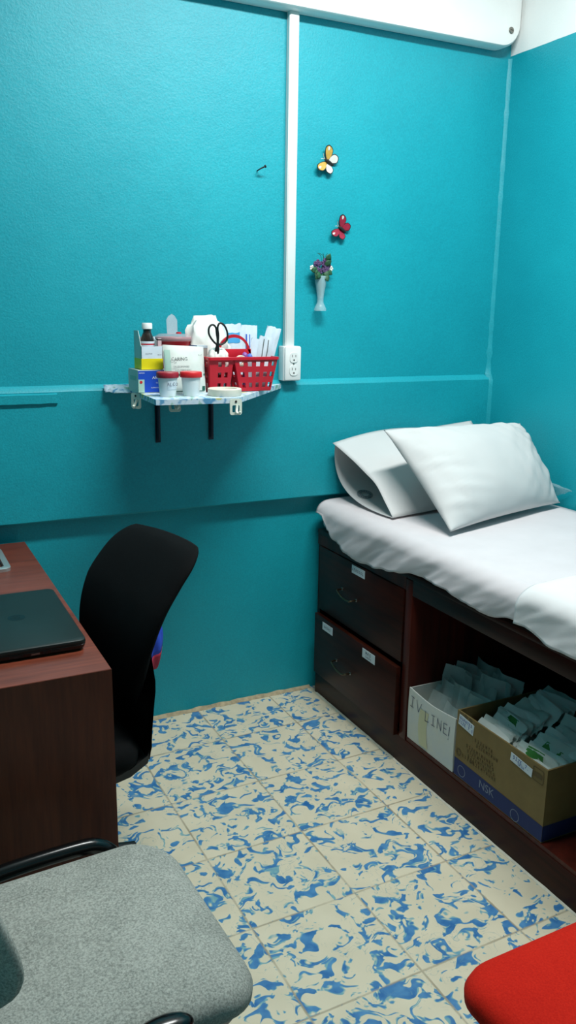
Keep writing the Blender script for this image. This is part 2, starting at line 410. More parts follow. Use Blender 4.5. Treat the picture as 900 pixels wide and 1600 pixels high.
        bm = bmesh.new(); bm.from_mesh(me); bmesh.ops.recalc_face_normals(bm, faces=bm.faces); bm.to_mesh(me); bm.free()
        if smooth: me.set_sharp_from_angle(angle=math.radians(angle))
        o = bpy.data.objects.new(name, me); C.objects.link(o)
        if parent is not None: o.parent = parent
        if loc is not None: o.location = loc
        return o

def catmull(P, n, closed=False):
    out = []; L = len(P)
    rng = range(L) if closed else range(L-1)
    for i in rng:
        p0 = P[i-1] if (i > 0 or closed) else P[0]*2-P[1]
        p1 = P[i]; p2 = P[(i+1) % L]
        p3 = P[(i+2) % L] if (i+2 < L or closed) else P[-1]*2-P[-2]
        for k in range(n):
            t = k/n
            out.append(0.5*((2*p1)+(-p0+p2)*t+(2*p0-5*p1+4*p2-p3)*t*t+(-p0+3*p1-3*p2+p3)*t**3))
    if not closed: out.append(P[-1])
    return out

def interp(tab, x):
    if x <= tab[0][0]: return tab[0][1]
    for (a, va), (b, vb) in zip(tab, tab[1:]):
        if x <= b:
            t = (x-a)/(b-a); t = t*t*(3-2*t); return va+(vb-va)*t
    return tab[-1][1]

def smooth(tab, x):
    i = 0
    while i < len(tab)-2 and x > tab[i+1][0]: i += 1
    (x1, y1), (x2, y2) = tab[i], tab[i+1]
    x0, y0 = tab[i-1] if i else (2*x1-x2, 2*y1-y2); x3, y3 = tab[i+2] if i+2 < len(tab) else (2*x2-x1, 2*y2-y1)
    h = x2-x1; t = (x-x1)/h; m1 = (y2-y0)/(x2-x0)*h; m2 = (y3-y1)/(x3-x1)*h
    return (2*t**3-3*t*t+1)*y1+(t**3-2*t*t+t)*m1+(-2*t**3+3*t*t)*y2+(t**3-t*t)*m2

def frame(o, right, up):
    r = Vector(right).normalized(); u = Vector(up); u = (u - r*u.dot(r)).normalized(); n = r.cross(u)
    return Matrix(((r.x, u.x, n.x, o[0]), (r.y, u.y, n.y, o[1]), (r.z, u.z, n.z, o[2]), (0, 0, 0, 1)))

def rrect(hx, hy, r, n=6, cx=0, cy=0):
    pts = []
    for k, (sx, sy) in enumerate(((1, 1), (-1, 1), (-1, -1), (1, -1))):
        for i in range(n+1):
            a = k*PI/2 + i/n*PI/2
            pts.append((cx+sx*(hx-r)+r*math.cos(a), cy+sy*(hy-r)+r*math.sin(a)))
    return pts

def thing(name, label, cat, loc=(0, 0, 0), rotz=0.0, group=None):
    o = bpy.data.objects.new(name, None); C.objects.link(o); o.empty_display_size = 0.05
    o.location = loc; o.rotation_euler = (0, 0, rotz); o['label'] = label; o['category'] = cat
    if group: o['group'] = group
    return o
def tag(o, label, cat, group=None):
    o['label'] = label; o['category'] = cat
    if group: o['group'] = group
    return o
def struct(o): o['kind'] = 'structure'; return o
def solid(o, t, off=0):
    md = o.modifiers.new('solidify', 'SOLIDIFY'); md.thickness = t; md.offset = off; return o
def subd(o, n=1):
    md = o.modifiers.new('subsurf', 'SUBSURF'); md.levels = n; md.render_levels = n; return o

# ------------------------------------------------------------------ the room
XR, YB, ZC, XL, YF = 2.30, 2.765, 2.98, -1.15, -1.0
gx, gy, ga = 1.0248, 1.9281, 0.01388
fm = MB(M_floor)
ca, sa = math.cos(-ga), math.sin(-ga)
fl = [(XL-.1, YF-.1), (XR+.1, YF-.1), (XR+.1, YB+.1), (XL-.1, YB+.1)]
fm.add([((x-gx)*ca-(y-gy)*sa, (x-gx)*sa+(y-gy)*ca, 0) for x, y in fl]+[((x-gx)*ca-(y-gy)*sa, (x-gx)*sa+(y-gy)*ca, -.1) for x, y in fl],
       [(0, 1, 2, 3), (7, 6, 5, 4), (0, 4, 5, 1), (1, 5, 6, 2), (2, 6, 7, 3), (3, 7, 4, 0)])
fo = struct(fm.build('floor', smooth=False, origin=(0, 0, 0))); fo.location = (gx, gy, 0); fo.rotation_euler = (0, 0, ga)

prof = [(2.785, 0), (2.785, 0.80), (2.772, 0.806), (2.752, 0.806), (2.745, 0.812), (2.744, 1.234), (2.746, 1.237), (2.762, 1.251), (YB, 1.253), (YB, ZC), (2.90, ZC), (2.90, 0)]
wb = MB(M_wall); NX = 60
def wob(x, z): return 0.0022*noise.noise(Vector((x*3, z*3, 0)))+0.0012*noise.noise(Vector((x*11, z*11, 4)))
wb.loft([[(XL-.1+(XR+.2-XL)*i/NX, y+(wob(XL+(XR-XL)*i/NX, z) if y < 2.9 else 0), z+(0.6*wob(9+i*0.7, z*9) if 0.7 < z < 1.3 else 0)) for y, z in prof] for i in range(NX+1)])
struct(wb.build('wall_back', angle=25))
struct(MB(M_wall2).box(XR, XR+.12, YF-.1, 2.90, 0, ZC).build('wall_right', smooth=False))
struct(MB(M_wall2).box(XL-.12, XL, YF-.1, 2.90, 0, ZC).build('wall_left', smooth=False))
struct(MB(M_wall2).box(XL-.12, XR+.12, YF-.2, YF-.1+.001, 0, ZC).build('wall_front', smooth=False))
struct(MB(M_ceil).box(XL-.12, XR+.12, YF-.2, 2.90, ZC, ZC+.1).build('ceiling', smooth=False))
# broken plaster lip along the ledge at the far left
cb = MB(M_wall)
top = []; bot = []
for i in range(41):
    x = -0.6+1.135*i/40
    top.append((x, 1.230+0.003*noise.noise(Vector((x*9, 1, 0))))); bot.append((x, 1.196+0.006*noise.noise(Vector((x*16, 5, 0)))))
poly = top+bot[::-1]
cb.loft([[(x, yy, 1.214+(z-1.214)*k) for x, z in poly] for yy, k in ((2.75, 1.06), (2.741, 1.0), (2.735, .80))])
struct(cb.build('trim_1'))
# uneven plaster bead where the two walls meet
cb = MB(M_wall)
rings = []
for i in range(60):
    z = 0.82+1.62*i/59; r = 0.007+0.003*noise.noise(Vector((3, z*30, 0)))
    if 1.22 < z < 1.36: r += 0.006*abs(noise.noise(Vector((7, z*40, 0))))
    yw = (2.745 if z < 1.25 else YB)
    rings.append([(XR+.004, yw+.004, z), (XR-2*r, yw+.002, z), (XR-1.1*r, yw-.35*r, z), (XR-.35*r, yw-1.1*r, z), (XR+.002, yw-2*r, z)])
cb.loft(rings)
struct(cb.build('trim_2'))

# rough mortar line where the floor meets the wall, and a pale bead along the bed base
M_mortar = mat('tan_mortar', (176, 160, 130), 0.9, var=0.25, vscale=40, bump=0.4, bscale=90)
cb = MB(M_mortar); rings = []
for i in range(120):
    x = -.40+1.90*i/119; r = .012+.006*noise.noise(Vector((x*30, 2, 0))); h = .008+.005*noise.noise(Vector((x*24, 7, 0)))
    rings.append([(x, 2.788, -.002), (x, 2.788, h+.004), (x, 2.782, h), (x, 2.782-r, .001), (x, 2.782-r, -.002)])
cb.loft(rings); struct(cb.build('trim_3'))
M_bead = mat('pale_bead', (214, 208, 190), 0.7, var=0.15, vscale=30)
cb = MB(M_bead); rings = []
for i in range(90):
    y = .86+1.86*i/89; r = .0045+.002*noise.noise(Vector((y*20, 2, 3)))
    rings.append([(1.5015, y, -.001), (1.5015, y, r), (1.500-r, y, .0008), (1.500-r, y, -.001)])
cb.loft(rings); struct(cb.build('trim_4'))

# ------------------------------------------------------------------ white board at the top of the back wall
bd = thing('mounted_board', 'large white board with a rounded screwed corner high on the back wall', 'board', (1.4, 2.765, 2.455))
mb = MB(M_white_plastic)
x0, x1, z0, z1, R = -0.9, 2.293, 2.458, 2.976, 0.085
def board_outline(ins):
    pts = [(x0+ins, z1), (x0+ins, z0+ins)]
    r = max(0.01, R-ins); cx, cz = x1-ins-r, z0+ins+r
    for i in range(13):
        a = -PI/2+PI/2*i/12; pts.append((cx+r*math.cos(a), cz+r*math.sin(a)))
    pts.append((x1-ins, z1)); return pts
rings = [[(x, yy, z) for x, z in board_outline(ins)] for yy, ins in ((2.763, 0.0), (2.716, 0.0), (2.708, 0.006), (2.706, 0.06), (2.710, 0.066))]
mb.loft(rings)
mb.build('board_panel', bd, world=True)
sc_ = MB(M_chrome); T = frame((2.245, 2.7065, 2.517), (1, 0, 0), (0, 0, 1))
sc_.lathe([(0.0115, -0.001), (0.0115, 0.002), (0.008, 0.004), (0.0, 0.0042)], T=T, seg=16)
sc_.use(M_inner_dark).add([(-.007, -.0012, .0045), (.007, -.0012, .0045), (.007, .0012, .0045), (-.007, .0012, .0045)], [(0, 1, 2, 3)], T)
sc_.build('screw', bd, world=True)

# ------------------------------------------------------------------ conduit and outlet
o = MB(M_white_trim).box(1.352, 1.385, 2.741, 2.764, 1.372, 2.460, 0.003)
o.box(1.350, 1.3535, 2.744, 2.764, 1.372, 2.460)
tag(o.build('cable_conduit'), 'white vertical cable conduit running down the teal wall to the outlet', 'conduit')
ot = thing('power_outlet', 'white surface mounted double power outlet on the ledge under the conduit', 'outlet', (1.368, 2.764, 1.25))
MB(M_white_plastic).box(1.333, 1.401, 2.722, 2.764, 1.252, 1.374, 0.003).build('back_box', ot, world=True)
MB(M_white_plastic).box(1.336, 1.400, 2.714, 2.724, 1.254, 1.373, 0.004).build('cover_plate', ot, world=True)
for zc in (1.335, 1.289):
    s_ = MB(M_white_plastic)
    s_.prism(rrect(0.016, 0.018, 0.012, 5, 1.370, zc), 2.7115, 2.716, 'y')
    s_.use(M_inner_dark)
    s_.box(1.3625, 1.3645, 2.7108, 2.7125, zc+.001, zc+.010); s_.box(1.3755, 1.3775, 2.7108, 2.7125, zc+.001, zc+.009)
    s_.prism([(1.370+.003*math.cos(a*PI/4), zc-.009+.003*math.sin(a*PI/4)) for a in range(8)], 2.7108, 2.7125, 'y')
    s_.build('socket', ot, world=True)
sc_ = MB(M_chrome).lathe([(0.003, 0), (0.003, 0.001), (0, 0.0015)], T=frame((1.370, 2.7138, 1.312), (1, 0, 0), (0, 0, 1)), seg=10); sc_.build('screw', ot, world=True)

# ------------------------------------------------------------------ nail, butterflies, vase
nl = MB(M_inner_dark)
nl.tube([(1.245, 2.768, 1.958), (1.245, 2.740, 1.961)], 0.0022, 8).tube([(1.2445, 2.742, 1.961), (1.260, 2.734, 1.969)], 0.0024, 8)
nl.lathe([(0.005, 0), (0.005, 0.003), (0.002, 0.004)], T=frame((1.260, 2.734, 1.969), (0, 1, 0), (-.4, 0, .9)), seg=10)
tag(nl.build('bent_nail'), 'bent black nail sticking out of the teal wall left of the conduit', 'nail')

def butterfly(name, label, c, ang, fore, hind, tip, S):
    root = thing(name, label, 'butterfly ornament', (c[0], 2.764, c[1]), 0, None)
    d = Vector((math.cos(ang), 0, math.sin(ang))); n = Vector((0, -1, 0)); side = d.cross(n)
    def wing(nm, pts, sg, col, tipc=None, lift=0.3):
        T_ = Matrix(((side.x*sg, d.x, n.x, c[0]), (side.y*sg, d.y, n.y, 2.7585), (side.z*sg, d.z, n.z, c[1]), (0, 0, 0, 1)))
        P = catmull([Vector((x, y, 0)) for x, y in pts], 5, True)
        cen = sum(P, Vector())/len(P)
        mbw = MB(M_inner_dark)
        def L(p, h): return (p.x*S, p.y*S, (abs(p.x)*lift)*S+h)
        mbw.loft([[L(p, 0) for p in P], [L(p, .0018) for p in P]], T=T_)
        mbw.use(col)
        inn = [cen+(p-cen)*0.85 for p in P]
        mbw.loft([[L(p, .0015) for p in inn], [L(p, .0026) for p in inn]], T=T_)
        if tipc:
            far = max(P, key=lambda p: p.length); t0 = cen+(far-cen)*0.52
            mbw.use(tipc); inn = [t0+(p-cen)*0.26 for p in P]
            mbw.loft([[L(p, .002) for p in inn], [L(p, .0034) for p in inn]], T=T_)
        mbw.build(nm, root, world=True)
    F = [(0.03, 0.05), (0.30, 0.45), (0.75, 0.72), (1.02, 0.55), (0.90, 0.12), (0.45, -0.06)]
    H = [(0.03, 0.0), (0.42, 0.02), (0.74, -0.18), (0.70, -0.58), (0.32, -0.70), (0.06, -0.34)]
    for sg in (1, -1):
        wing('forewing', F, sg, fore, tip); wing('hindwing', H, sg, hind)
    b_ = MB(M_inner_dark)
    Tb = Matrix(((side.x, d.x, n.x, c[0]), (side.y, d.y, n.y, 2.757), (side.z, d.z, n.z, c[1]), (0, 0, 0, 1)))
    b_.tube([(0, -.5*S, .004), (0, -.2*S, .005), (0, .1*S, .006), (0, .35*S, .005)], lambda t: 0.0035*(0.5+1.2*math.sin(PI*min(1, .15+.75*t))), 8, 3, T=Tb)
    b_.use(M_wing_white)
    for sg in (1, -1): b_.tube([(0, .33*S, .005), (sg*.1*S, .55*S, .008), (sg*.22*S, .68*S, .012)], 0.0008, 5, 3, T=Tb)
    b_.build('body', root, world=True)
butterfly('butterfly_ornament', 'yellow and white butterfly ornament on the wall right of the conduit', (1.512, 2.008), math.radians(152), M_wing_yellow, M_wing_white, M_wing_white, 0.046)
butterfly('butterfly_ornament.001', 'dark red butterfly ornament on the wall above the flower vase', (1.573, 1.787), math.radians(148), M_wing_red, M_wing_red, M_wing_white, 0.042)

vz = thing('wall_vase', 'slim frosted wall vase holding a mauve flower bunch', 'vase', (1.488, 2.742, 1.499))
v_ = MB(M_vase)
v_.lathe([(0.0, 0.001), (0.022, 0.0), (0.0225, 0.006), (0.017, 0.018), (0.0115, 0.030), (0.0115, 0.045), (0.015, 0.070), (0.020, 0.095), (0.0215, 0.112), (0.0205, 0.122), (0.0185, 0.121), (0.019, 0.110), (0.013, 0.072), (0.009, 0.045), (0.0, 0.044)], (0, 0, 0), 24)
v_.build('vase_body', vz)
st = MB(M_leaf)
for k in range(9):
    a = random.uniform(-1, 1); b2 = random.uniform(-.5, .6)
    st.tube([(a*.002, 0, .05), (a*.006, b2*.004, .09), (a*.012, b2*.008, .122), (a*.03, b2*.012-.004, .150+random.uniform(0, .02))], 0.0017, 6, 3)
st.build('stems', vz)
for k in range(24):
    a = random.uniform(0, 2*PI); rr = math.sqrt(random.random())
    cx, cz = rr*.036*math.cos(a), .160+rr*.030*math.sin(a)
    if k < 12:
        f_ = MB(M_leaf); L = .032; d = Vector((math.cos(a), -.3, math.sin(a)+.3)).normalized(); sdv = d.cross(Vector((0, 1, .2))).normalized()
        pc = Vector((cx*.8, -.006+random.uniform(-.006, .004), cz-.006))
        f_.grid(lambda u, v: pc+d*L*u+sdv*(v-.5)*.022*math.sin(PI*max(.02, min(.98, u)))+Vector((0, -.004*math.sin(PI*u), 0)), 6, 3)
        solid(f_.build('leaf', vz), .0008)
    else:
        f_ = MB(M_flower)
        for q in range(6):
            f_.blob((cx+.0055*math.cos(q*PI/3), -.010+random.uniform(-.003, .003), cz+.0055*math.sin(q*PI/3)), (.0048, .003, .0048), 2)
        f_.blob((cx, -.013, cz), (.003, .003, .003), 2); f_.build('blossom', vz)
for sx_ in (-.040, .037):
    f_ = MB(M_wing_white)
    for q in range(5): f_.blob((sx_+.005*math.cos(q*1.257), -.006, .148+.006*math.sin(q*1.257)), (.0045, .003, .0045), 2)
    f_.build('blossom', vz)['label'] = 'white blossom'
tw = MB(M_leaf)
for k in range(4): tw.tube([(0, -.004, .16), (random.uniform(-.015, .015), -.004, .19), (random.uniform(-.03, .03), -.006, .200)], .0009, 5, 3)
tw.build('twigs', vz)

# ------------------------------------------------------------------ examination bed
bed = thing('examination_bed', 'dark brown wooden examination bed with drawers and open storage space', 'bed', (1.9, 1.8, 0))
XF, Y0, Y1 = 1.505, 0.86, 2.738
MB(M_bed).box(XF, 2.285, 2.718, Y1, 0, .66).build('end_panel', bed, world=True)
MB(M_bed).box(XF, 2.285, Y0, Y0+.02, 0, .66).build('end_panel', bed, world=True)
MB(M_bed_up).box(XF-.004, 2.285, 2.100, 2.136, .10, .66, .001).build('divider_panel', bed, world=True)
MB(M_bed_up).box(XF-.004, XF+.02, 2.1365, Y1, .622, .664).build('drawer_rail', bed, world=True)
MB(M_bed_up).box(XF, 2.285, Y0+.02, 2.10, .095, .114).build('storage_floor', bed, world=True)
MB(M_bed).box(XF-.003, XF+.018, Y0, Y1, 0, .100, .001).build('plinth', bed, world=True)
MB(M_bed).box(XF-.004, XF+.018, Y0, 2.0995, .612, .664, .001).build('top_rail', bed, world=True)
MB(M_bed).box(XF-.006, 2.288, Y0, Y1, .664, .682, .002).build('top_board', bed, world=True)
def label_on(x, yc, zc, wy, hz, lines, parent, ink, seed):
    T = frame((x, yc, zc), (0, -1, 0), (0, 0, 1))
    l_ = MB(M_paper).box(-wy/2, wy/2, -hz/2, hz/2, -.0006, .0004, T=T).use(ink)
    for i, (txt, sz, dy) in enumerate(lines):
        l_.hand(txt, frame((x-.0007, yc, zc+dy), (0, -1, 0), (0, 0, 1)), sz, sz*.16, seed=seed+i)
    return l_.build('name_label', parent, world=True, smooth=False)
def drawer(z0, z1, x, label, hz, labs):
    d = MB(M_bed).box(x, x+.018, 2.142, 2.716, z0, z1, .0015)
    d.use(M_bed_up).box(x+.018, 2.20, 2.16, 2.70, z0+.03, z1-.05)
    d = d.build('drawer', bed, world=True); d['label'] = label
    h = MB(M_bronze)
    h.tube([(x+.001, 2.536, hz+.006), (x-.022, 2.534, hz+.006), (x-.028, 2.52, hz+.002), (x-.030, 2.485, hz-.008), (x-.028, 2.45, hz-.010), (x-.022, 2.436, hz-.006), (x+.001, 2.434, hz-.006)], .0032, 8, 5)
    h.use(M_chrome)
    for yy, zz in ((2.536, hz+.006), (2.434, hz-.006)):
        h.lathe([(0.006, 0), (0.006, .003), (.003, .005)], T=frame((x+.0005, yy, zz), (0, -1, 0), (0, 0, 1)), seg=12)
    h.build('handle', d, world=True)
    for a in labs: label_on(x-.0006, *a[:5], d, M_ink, a[5])
drawer(.366, .620, 1.497, 'upper drawer with one paper label', .494, [(2.428, .598, .088, .030, [('AEROSOL', .010, 0)], 3)])
drawer(.102, .349, 1.482, 'lower drawer with two paper labels', .213, [(2.612, .318, .078, .030, [('GASAS', .009, 0)], 5), (2.315, .322, .082, .034, [('MAS', .011, .006), ('CARAS', .007, -.008)], 8)])

tag(MB(M_matt).box(1.512, 2.284, .87, 2.735, .684, .790, .02, 3).build('mattress'), 'thin mattress under the white sheet on the examination bed', 'mattress')

hem = [(0.8, .69), (1.0, .68), (1.20, .695), (1.38, .687), (1.456, .683), (1.56, .704), (1.63, .700), (1.715, .680), (1.83, .684), (1.92, .696), (2.0, .697), (2.09, .692), (2.17, .672), (2.24, .657), (2.33, .645), (2.42, .638), (2.50, .648), (2.588, .672), (2.64, .700), (2.69, .745), (2.72, .764), (2.742, .778)]
def drape(y0, y1, zt, lift, hemf, seed, nv, xin=2.284, tfun=None):
    def fn(u, v):
        y = y0+(y1-y0)*v
        zt_ = zt + (tfun(v) if tfun else 0)
        h = hemf(y)
        up = 0.62
        if u < up:
            t = u/up; t = 1-(1-t)**1.5
            x = xin+(1.548-xin)*t; z = zt_
            z += 0.0035*noise.noise(Vector((x*5, y*4, seed)))
            e = max(0, 1-(x-1.548)/.14)
            z += e*e*0.004*noise.noise(Vector((x*10, y*22, seed+2)))
            z -= e*e*.004
            return (x, y, z)
        t = (u-up)/(1-up)
        R_ = .045; L1 = R_*1.4; drop = max(.002, zt_-.004-R_-h); tot = L1+drop; s_ = t*tot
        if s_ < L1:
            a = s_/L1*PI/2; x = 1.548-(R_+lift)*math.sin(a); z = zt_-.004-R_*(1-math.cos(a)); k = .5*s_/L1
        else:
            q = (s_-L1)/drop; x = 1.548-R_-lift+.004*q; z = zt_-.004-R_-(s_-L1); k = .5+.5*q
        big = noise.noise(Vector((y*9+z*14, z*6, seed+5))); fold = noise.noise(Vector((y*24+z*30, z*5, seed+9)))
        x -= k*(0.009*big+0.006*fold+.017)
        fine = noise.noise(Vector((y*42+z*70, z*22, seed+3)))
        x -= k*.0035*fine; z += k*.0035*noise.noise(Vector((y*13, 3, seed)))
        return (x, y, z)
    return MB(M_sheet).grid(fn, 52, nv)
o = drape(.87, 2.742, .796, .004, lambda y: interp(hem, y), 1.3, 170).build('bed_sheet', angle=80)
solid(o, .003); tag(o, 'white fitted sheet hanging wavily over the edge of the bed', 'sheet')
d_ = drape(.868, 1.592, .812, .020, lambda y: interp(hem, y)+.004, 7.7, 70, tfun=lambda v: -.012*max(0, (v-.93)/.07)**2+.004)
d_.mats = [M_cover]
o = d_.build('folded_cover_sheet', angle=80); solid(o, .010, 0)
tag(o, 'brighter white folded sheet spread over the foot end of the bed', 'sheet')

# pillows
def pillow_mesh(BL, BR, TR, TL, thick, back, seed, wr=.004, pinch=.045):
    BL, BR, TR, TL = map(Vector, (BL, BR, TR, TL))
    nrm = ((BR-BL).cross(TL-BL)).normalized()
    if nrm.y > 0: nrm = -nrm
    mb = MB(M_pillow); N = 44
    def base(u, v):
        uu = u*(1-pinch*(1-v*v)*abs(u)); vv = v*(1-pinch*(1-u*u)*abs(v))
        a, b = (uu+1)/2, (vv+1)/2
        return (BL*(1-a)+BR*a)*(1-b)+(TL*(1-a)+TR*a)*b
    def th(u, v): return (max(0, (1-abs(u)**3.0))*max(0, (1-abs(v)**2.4)))**.62
    def fn(sgn, T):
        def f(i, j):
            u, v = i*2-1, j*2-1
            u = math.sin(u*PI/2)*.5+u*.5; v = math.sin(v*PI/2)*.5+v*.5
            k = th(u, v); p = base(u, v)
            w_ = 0
            if sgn > 0:
                edge = abs(u)**1.5*.7+abs(v)**2*.5
                w_ = wr*edge*noise.noise(Vector((u*7+v*2.0, v*2.2+u*1.2, seed)))*1.8 + wr*.9*noise.noise(Vector((u*2.2, v*2.2, seed+4)))
                w_ += wr*1.3*max(0, u)*noise.noise(Vector((u*9-v*4, v*1.4, seed+8)))
                w_ += wr*1.5*max(0, -u-.1)*noise.noise(Vector((u*2.0+v*2, v*9+u*3, seed+1)))+wr*1.6*max(0, u-.05)*noise.noise(Vector((u*10+v*3, v*1.6, seed+6)))
                w_ *= min(1, k*2.5)
            return p+nrm*(sgn*T*k+w_)
        return f
    mb.grid(fn(1, thick), N, N); mb.grid(fn(-1, back), N, N)
    bm = bmesh.new()
    return mb, nrm
mb, nr = pillow_mesh((1.625, 2.085, .816), (2.262, 2.262, .818), (2.236, 2.48, 1.088), (1.592, 2.45, 1.098), .095, .055, 3.1, .007)
o = mb.build('pillow', angle=75)
bm = bmesh.new(); bm.from_mesh(o.data); bmesh.ops.remove_doubles(bm, verts=bm.verts, dist=.0004); bmesh.ops.recalc_face_normals(bm, faces=bm.faces); bm.to_mesh(o.data); bm.free()
tag(o, 'plump white pillow leaning in front of the other pillow on the bed', 'pillow')
# rear pillow in its open case
rp = thing('pillow', 'white pillow in an open ended pillowcase against the back wall', 'pillow', (1.9, 2.56, .80))
LB, LT, RB, RT = Vector((1.580, 2.350, .806)), Vector((1.550, 2.712, 1.016)), Vector((2.20, 2.46, .812)), Vector((2.19, 2.72, 1.07))
def quad(a, c, b, t): return a*(1-t)**2+c*2*t*(1-t)+b*t*t
def rear(u, t, side, ins=0.0):
    a = LB.lerp(RB, u); b = LT.lerp(RT, u); b = b+Vector((0, 0, .020*math.sin(PI*min(1, u*1.5))))
    mid = (a+b)/2; taper = max(0.0, 1-max(0, (u-.75)/.25)**2)
    if side > 0:
        fat = .35+.65*min(1, u/.35)
        c = mid+Vector((0, -.055*fat, .075*fat))*taper*1.25
    else: c = mid+Vector((.0, .27, -.135))*taper
    p = quad(a, c, b, t)
    if side > 0: p = p+Vector((0, -.004, .004))*noise.noise(Vector((u*6, t*4, 2)))*2*math.sin(PI*t)
    p = p+Vector((.012*math.sin(t*PI*1.4)*(1-u) if side > 0 else .008*math.sin(PI*t)*(1-u), 0, 0))
    p.y = min(p.y, 2.735 if p.z < 1.25 else 2.76); p.z = max(p.z, .803)
    if ins: p = p.lerp(mid, ins)
    return p
mb = MB(M_pillow); mb.grid(lambda u, v: rear(u, v, 1), 40, 24)
pc = mb; mb.grid(lambda u, v: rear(u, v, -1), 40, 24)
# printed stamp on the inside of the case
mb.use(M_stamp)
o_ = rear(.085, .38, -1); e1 = (rear(.12, .38, -1)-rear(.05, .38, -1)).normalized(); e2 = (rear(.085, .46, -1)-rear(.085, .30, -1)).normalized()
Tst = frame(o_+Vector((0, -.006, .005)), e2, -e1)
rr = .030
for r0, r1 in ((rr, rr*.92), (rr*.6, rr*.54)):
    n_ = 36; mb.add([(r*math.cos(2*PI*i/n_), r*math.sin(2*PI*i/n_), 0) for r in (r0, r1) for i in range(n_)], [(i, (i+1) % n_, n_+(i+1) % n_, n_+i) for i in range(n_)], Tst)
for i in range(16):
    a = 2*PI*i/16; mb.add([(rr*(.66 if k in (0, 3) else .86)*math.cos(a+dk), rr*(.66 if k in (0, 3) else .86)*math.sin(a+dk), 0) for k, dk in enumerate((-.1, -.1, .1, .1))], [(0, 1, 2, 3)], Tst)
o = mb.build('pillowcase', rp, world=True, angle=80); solid(o, .002)
mb = MB(M_pillow); mb.grid(lambda u, v: rear(.16+.8*u, v, 1, .08+.9*max(0, 1-u/.25)**2), 30, 18); mb.grid(lambda u, v: rear(.16+.8*u, v, -1, .08+.9*max(0, 1-u/.25)**2), 30, 18)
mb.build('pillow_insert', rp, world=True, angle=80)

# clear bag beside the pillow
b_ = MB(M_bagfilm)
def bagf(u, v):
    p = Vector((2.215+.072*u, 2.36-.10*v*u-.03*v, .812+.095*v*(1-.45*u)-.0*u))
    return p+Vector((.010, .012, .006))*noise.noise(Vector((u*4, v*4, 3)))
b_.grid(bagf, 10, 10)
o = b_.build('plastic_bag', angle=30); solid(o, .0006); tag(o, 'crinkled clear plastic bag poking out between the pillow and right wall', 'bag')

# ------------------------------------------------------------------ boxes under the bed
def open_box(mb, x0, x1, y0, y1, z0, z1, t=.004):
    mb.box(x0, x0+t, y0, y1, z0, z1); mb.box(x1-t, x1, y0, y1, z0, z1)
    mb.box(x0+t, x1-t, y0, y0+t, z0, z1); mb.box(x0+t, x1-t, y1-t, y1, z0, z1); mb.box(x0+t, x1-t, y0+t, y1-t, z0, z0+t)
wbx = thing('storage_box', 'open white storage box with handwritten letters, next to the drawers', 'box', (1.66, 1.97, .115))
mb = MB(M_wbox)
def wtop(y): return .284+.012*abs((y-1.975)/.125)**1.5
xs0, xs1, ya, yb = 1.507, 1.81, 1.849, 2.096
mb.grid(lambda u, v: (xs0-.002*math.sin(PI*v), ya+(yb-ya)*u, .115+(wtop(ya+(yb-ya)*u)-.115)*v), 10, 4)
mb.grid(lambda u, v: (xs0+.004, ya+(yb-ya)*u, .115+(wtop(ya+(yb-ya)*u)-.115)*v), 10, 4)
mb.grid(lambda u, v: (xs0-.000+.004*v, ya+(yb-ya)*u, wtop(ya+(yb-ya)*u)), 10, 1)
mb.box(xs1-.004, xs1, ya, yb, .115, .294); mb.box(xs0, xs1, ya, ya+.004, .115, .293); mb.box(xs0, xs1, yb-.004, yb, .115, .294); mb.box(xs0, xs1, ya, yb, .115, .119)
mb.use(M_stain).grid(lambda u, v: (xs0-.0028, 2.025-.045*u+.01*math.sin(v*3), .125+.125*v), 3, 6)
mb.use(M_ink)
mb.hand('IV', frame((xs0-.0034, 2.050, .252), (0, -1, -.10), (0, .06, 1)), .036, .0022, 1.0, .05, 3)
mb.hand('LINE', frame((xs0-.0034, 1.938, .240), (0, -1, .04), (0, 0, 1)), .034, .0022, .95, .05, 11)
mb.hand('!', frame((xs0-.0034, 1.868, .236), (0, -1, 0), (0, -.2, 1)), .045, .0022, 1.0, 0, 2)
mb.build('box_body', wbx, world=True, angle=30)

cbx = thing('cardboard_box', 'brown cardboard box with blue printed base, full of pouches', 'box', (1.69, 1.67, .115))
xa, xb, ya, yb, za, zb = 1.507, 1.86, 1.460, 1.843, .1145, .331
mb = MB(M_card); open_box(mb, xa, xb, ya, yb, za, zb, .005)
FT = lambda y, z, k=1: frame((xa-.0006*k, y, z), (0, -1, 0), (0, 0, 1))
mb.use(M_navy).add([(xa-.0005, ya, za+.003), (xa-.0005, yb, za+.003), (xa-.0005, yb, za+.060), (xa-.0005, ya, za+.050)], [(0, 1, 2, 3)])
mb.add([(xa, ya-.0005, za+.003), (xb, ya-.0005, za+.003), (xb, ya-.0005, za+.050), (xa, ya-.0005, za+.050)], [(0, 1, 2, 3)])
mb.use(M_navy_text).text('NSK', FT(1.690, za+.033, 2), .036, 1.0)
for y, z in ((1.814, .028), (1.575, .020)):
    n_ = 24; r0 = .018
    mb.add([(r*math.cos(2*PI*i/n_), r*math.sin(2*PI*i/n_), 0) for r in (r0, r0*.88) for i in range(n_)], [(i, (i+1) % n_, n_+(i+1) % n_, n_+i) for i in range(n_)], FT(y-.008, za+z, 2))
mb.use(M_cardprint)
for i, (wd, y, z) in enumerate(((.085, 1.735, .262), (.10, 1.72, .247), (.15, 1.75, .225), (.17, 1.745, .211), (.16, 1.74, .197), (.12, 1.73, .184), (.06, 1.80, .185))):
    mb.hand('SIZEMTRUNES'[:max(3, int(wd/.011))], FT(y-.022, z+.012, 2), .0085, .0018, wd/.0085/max(3, int(wd/.011)), .02, i)
n_ = 24; r0 = .012
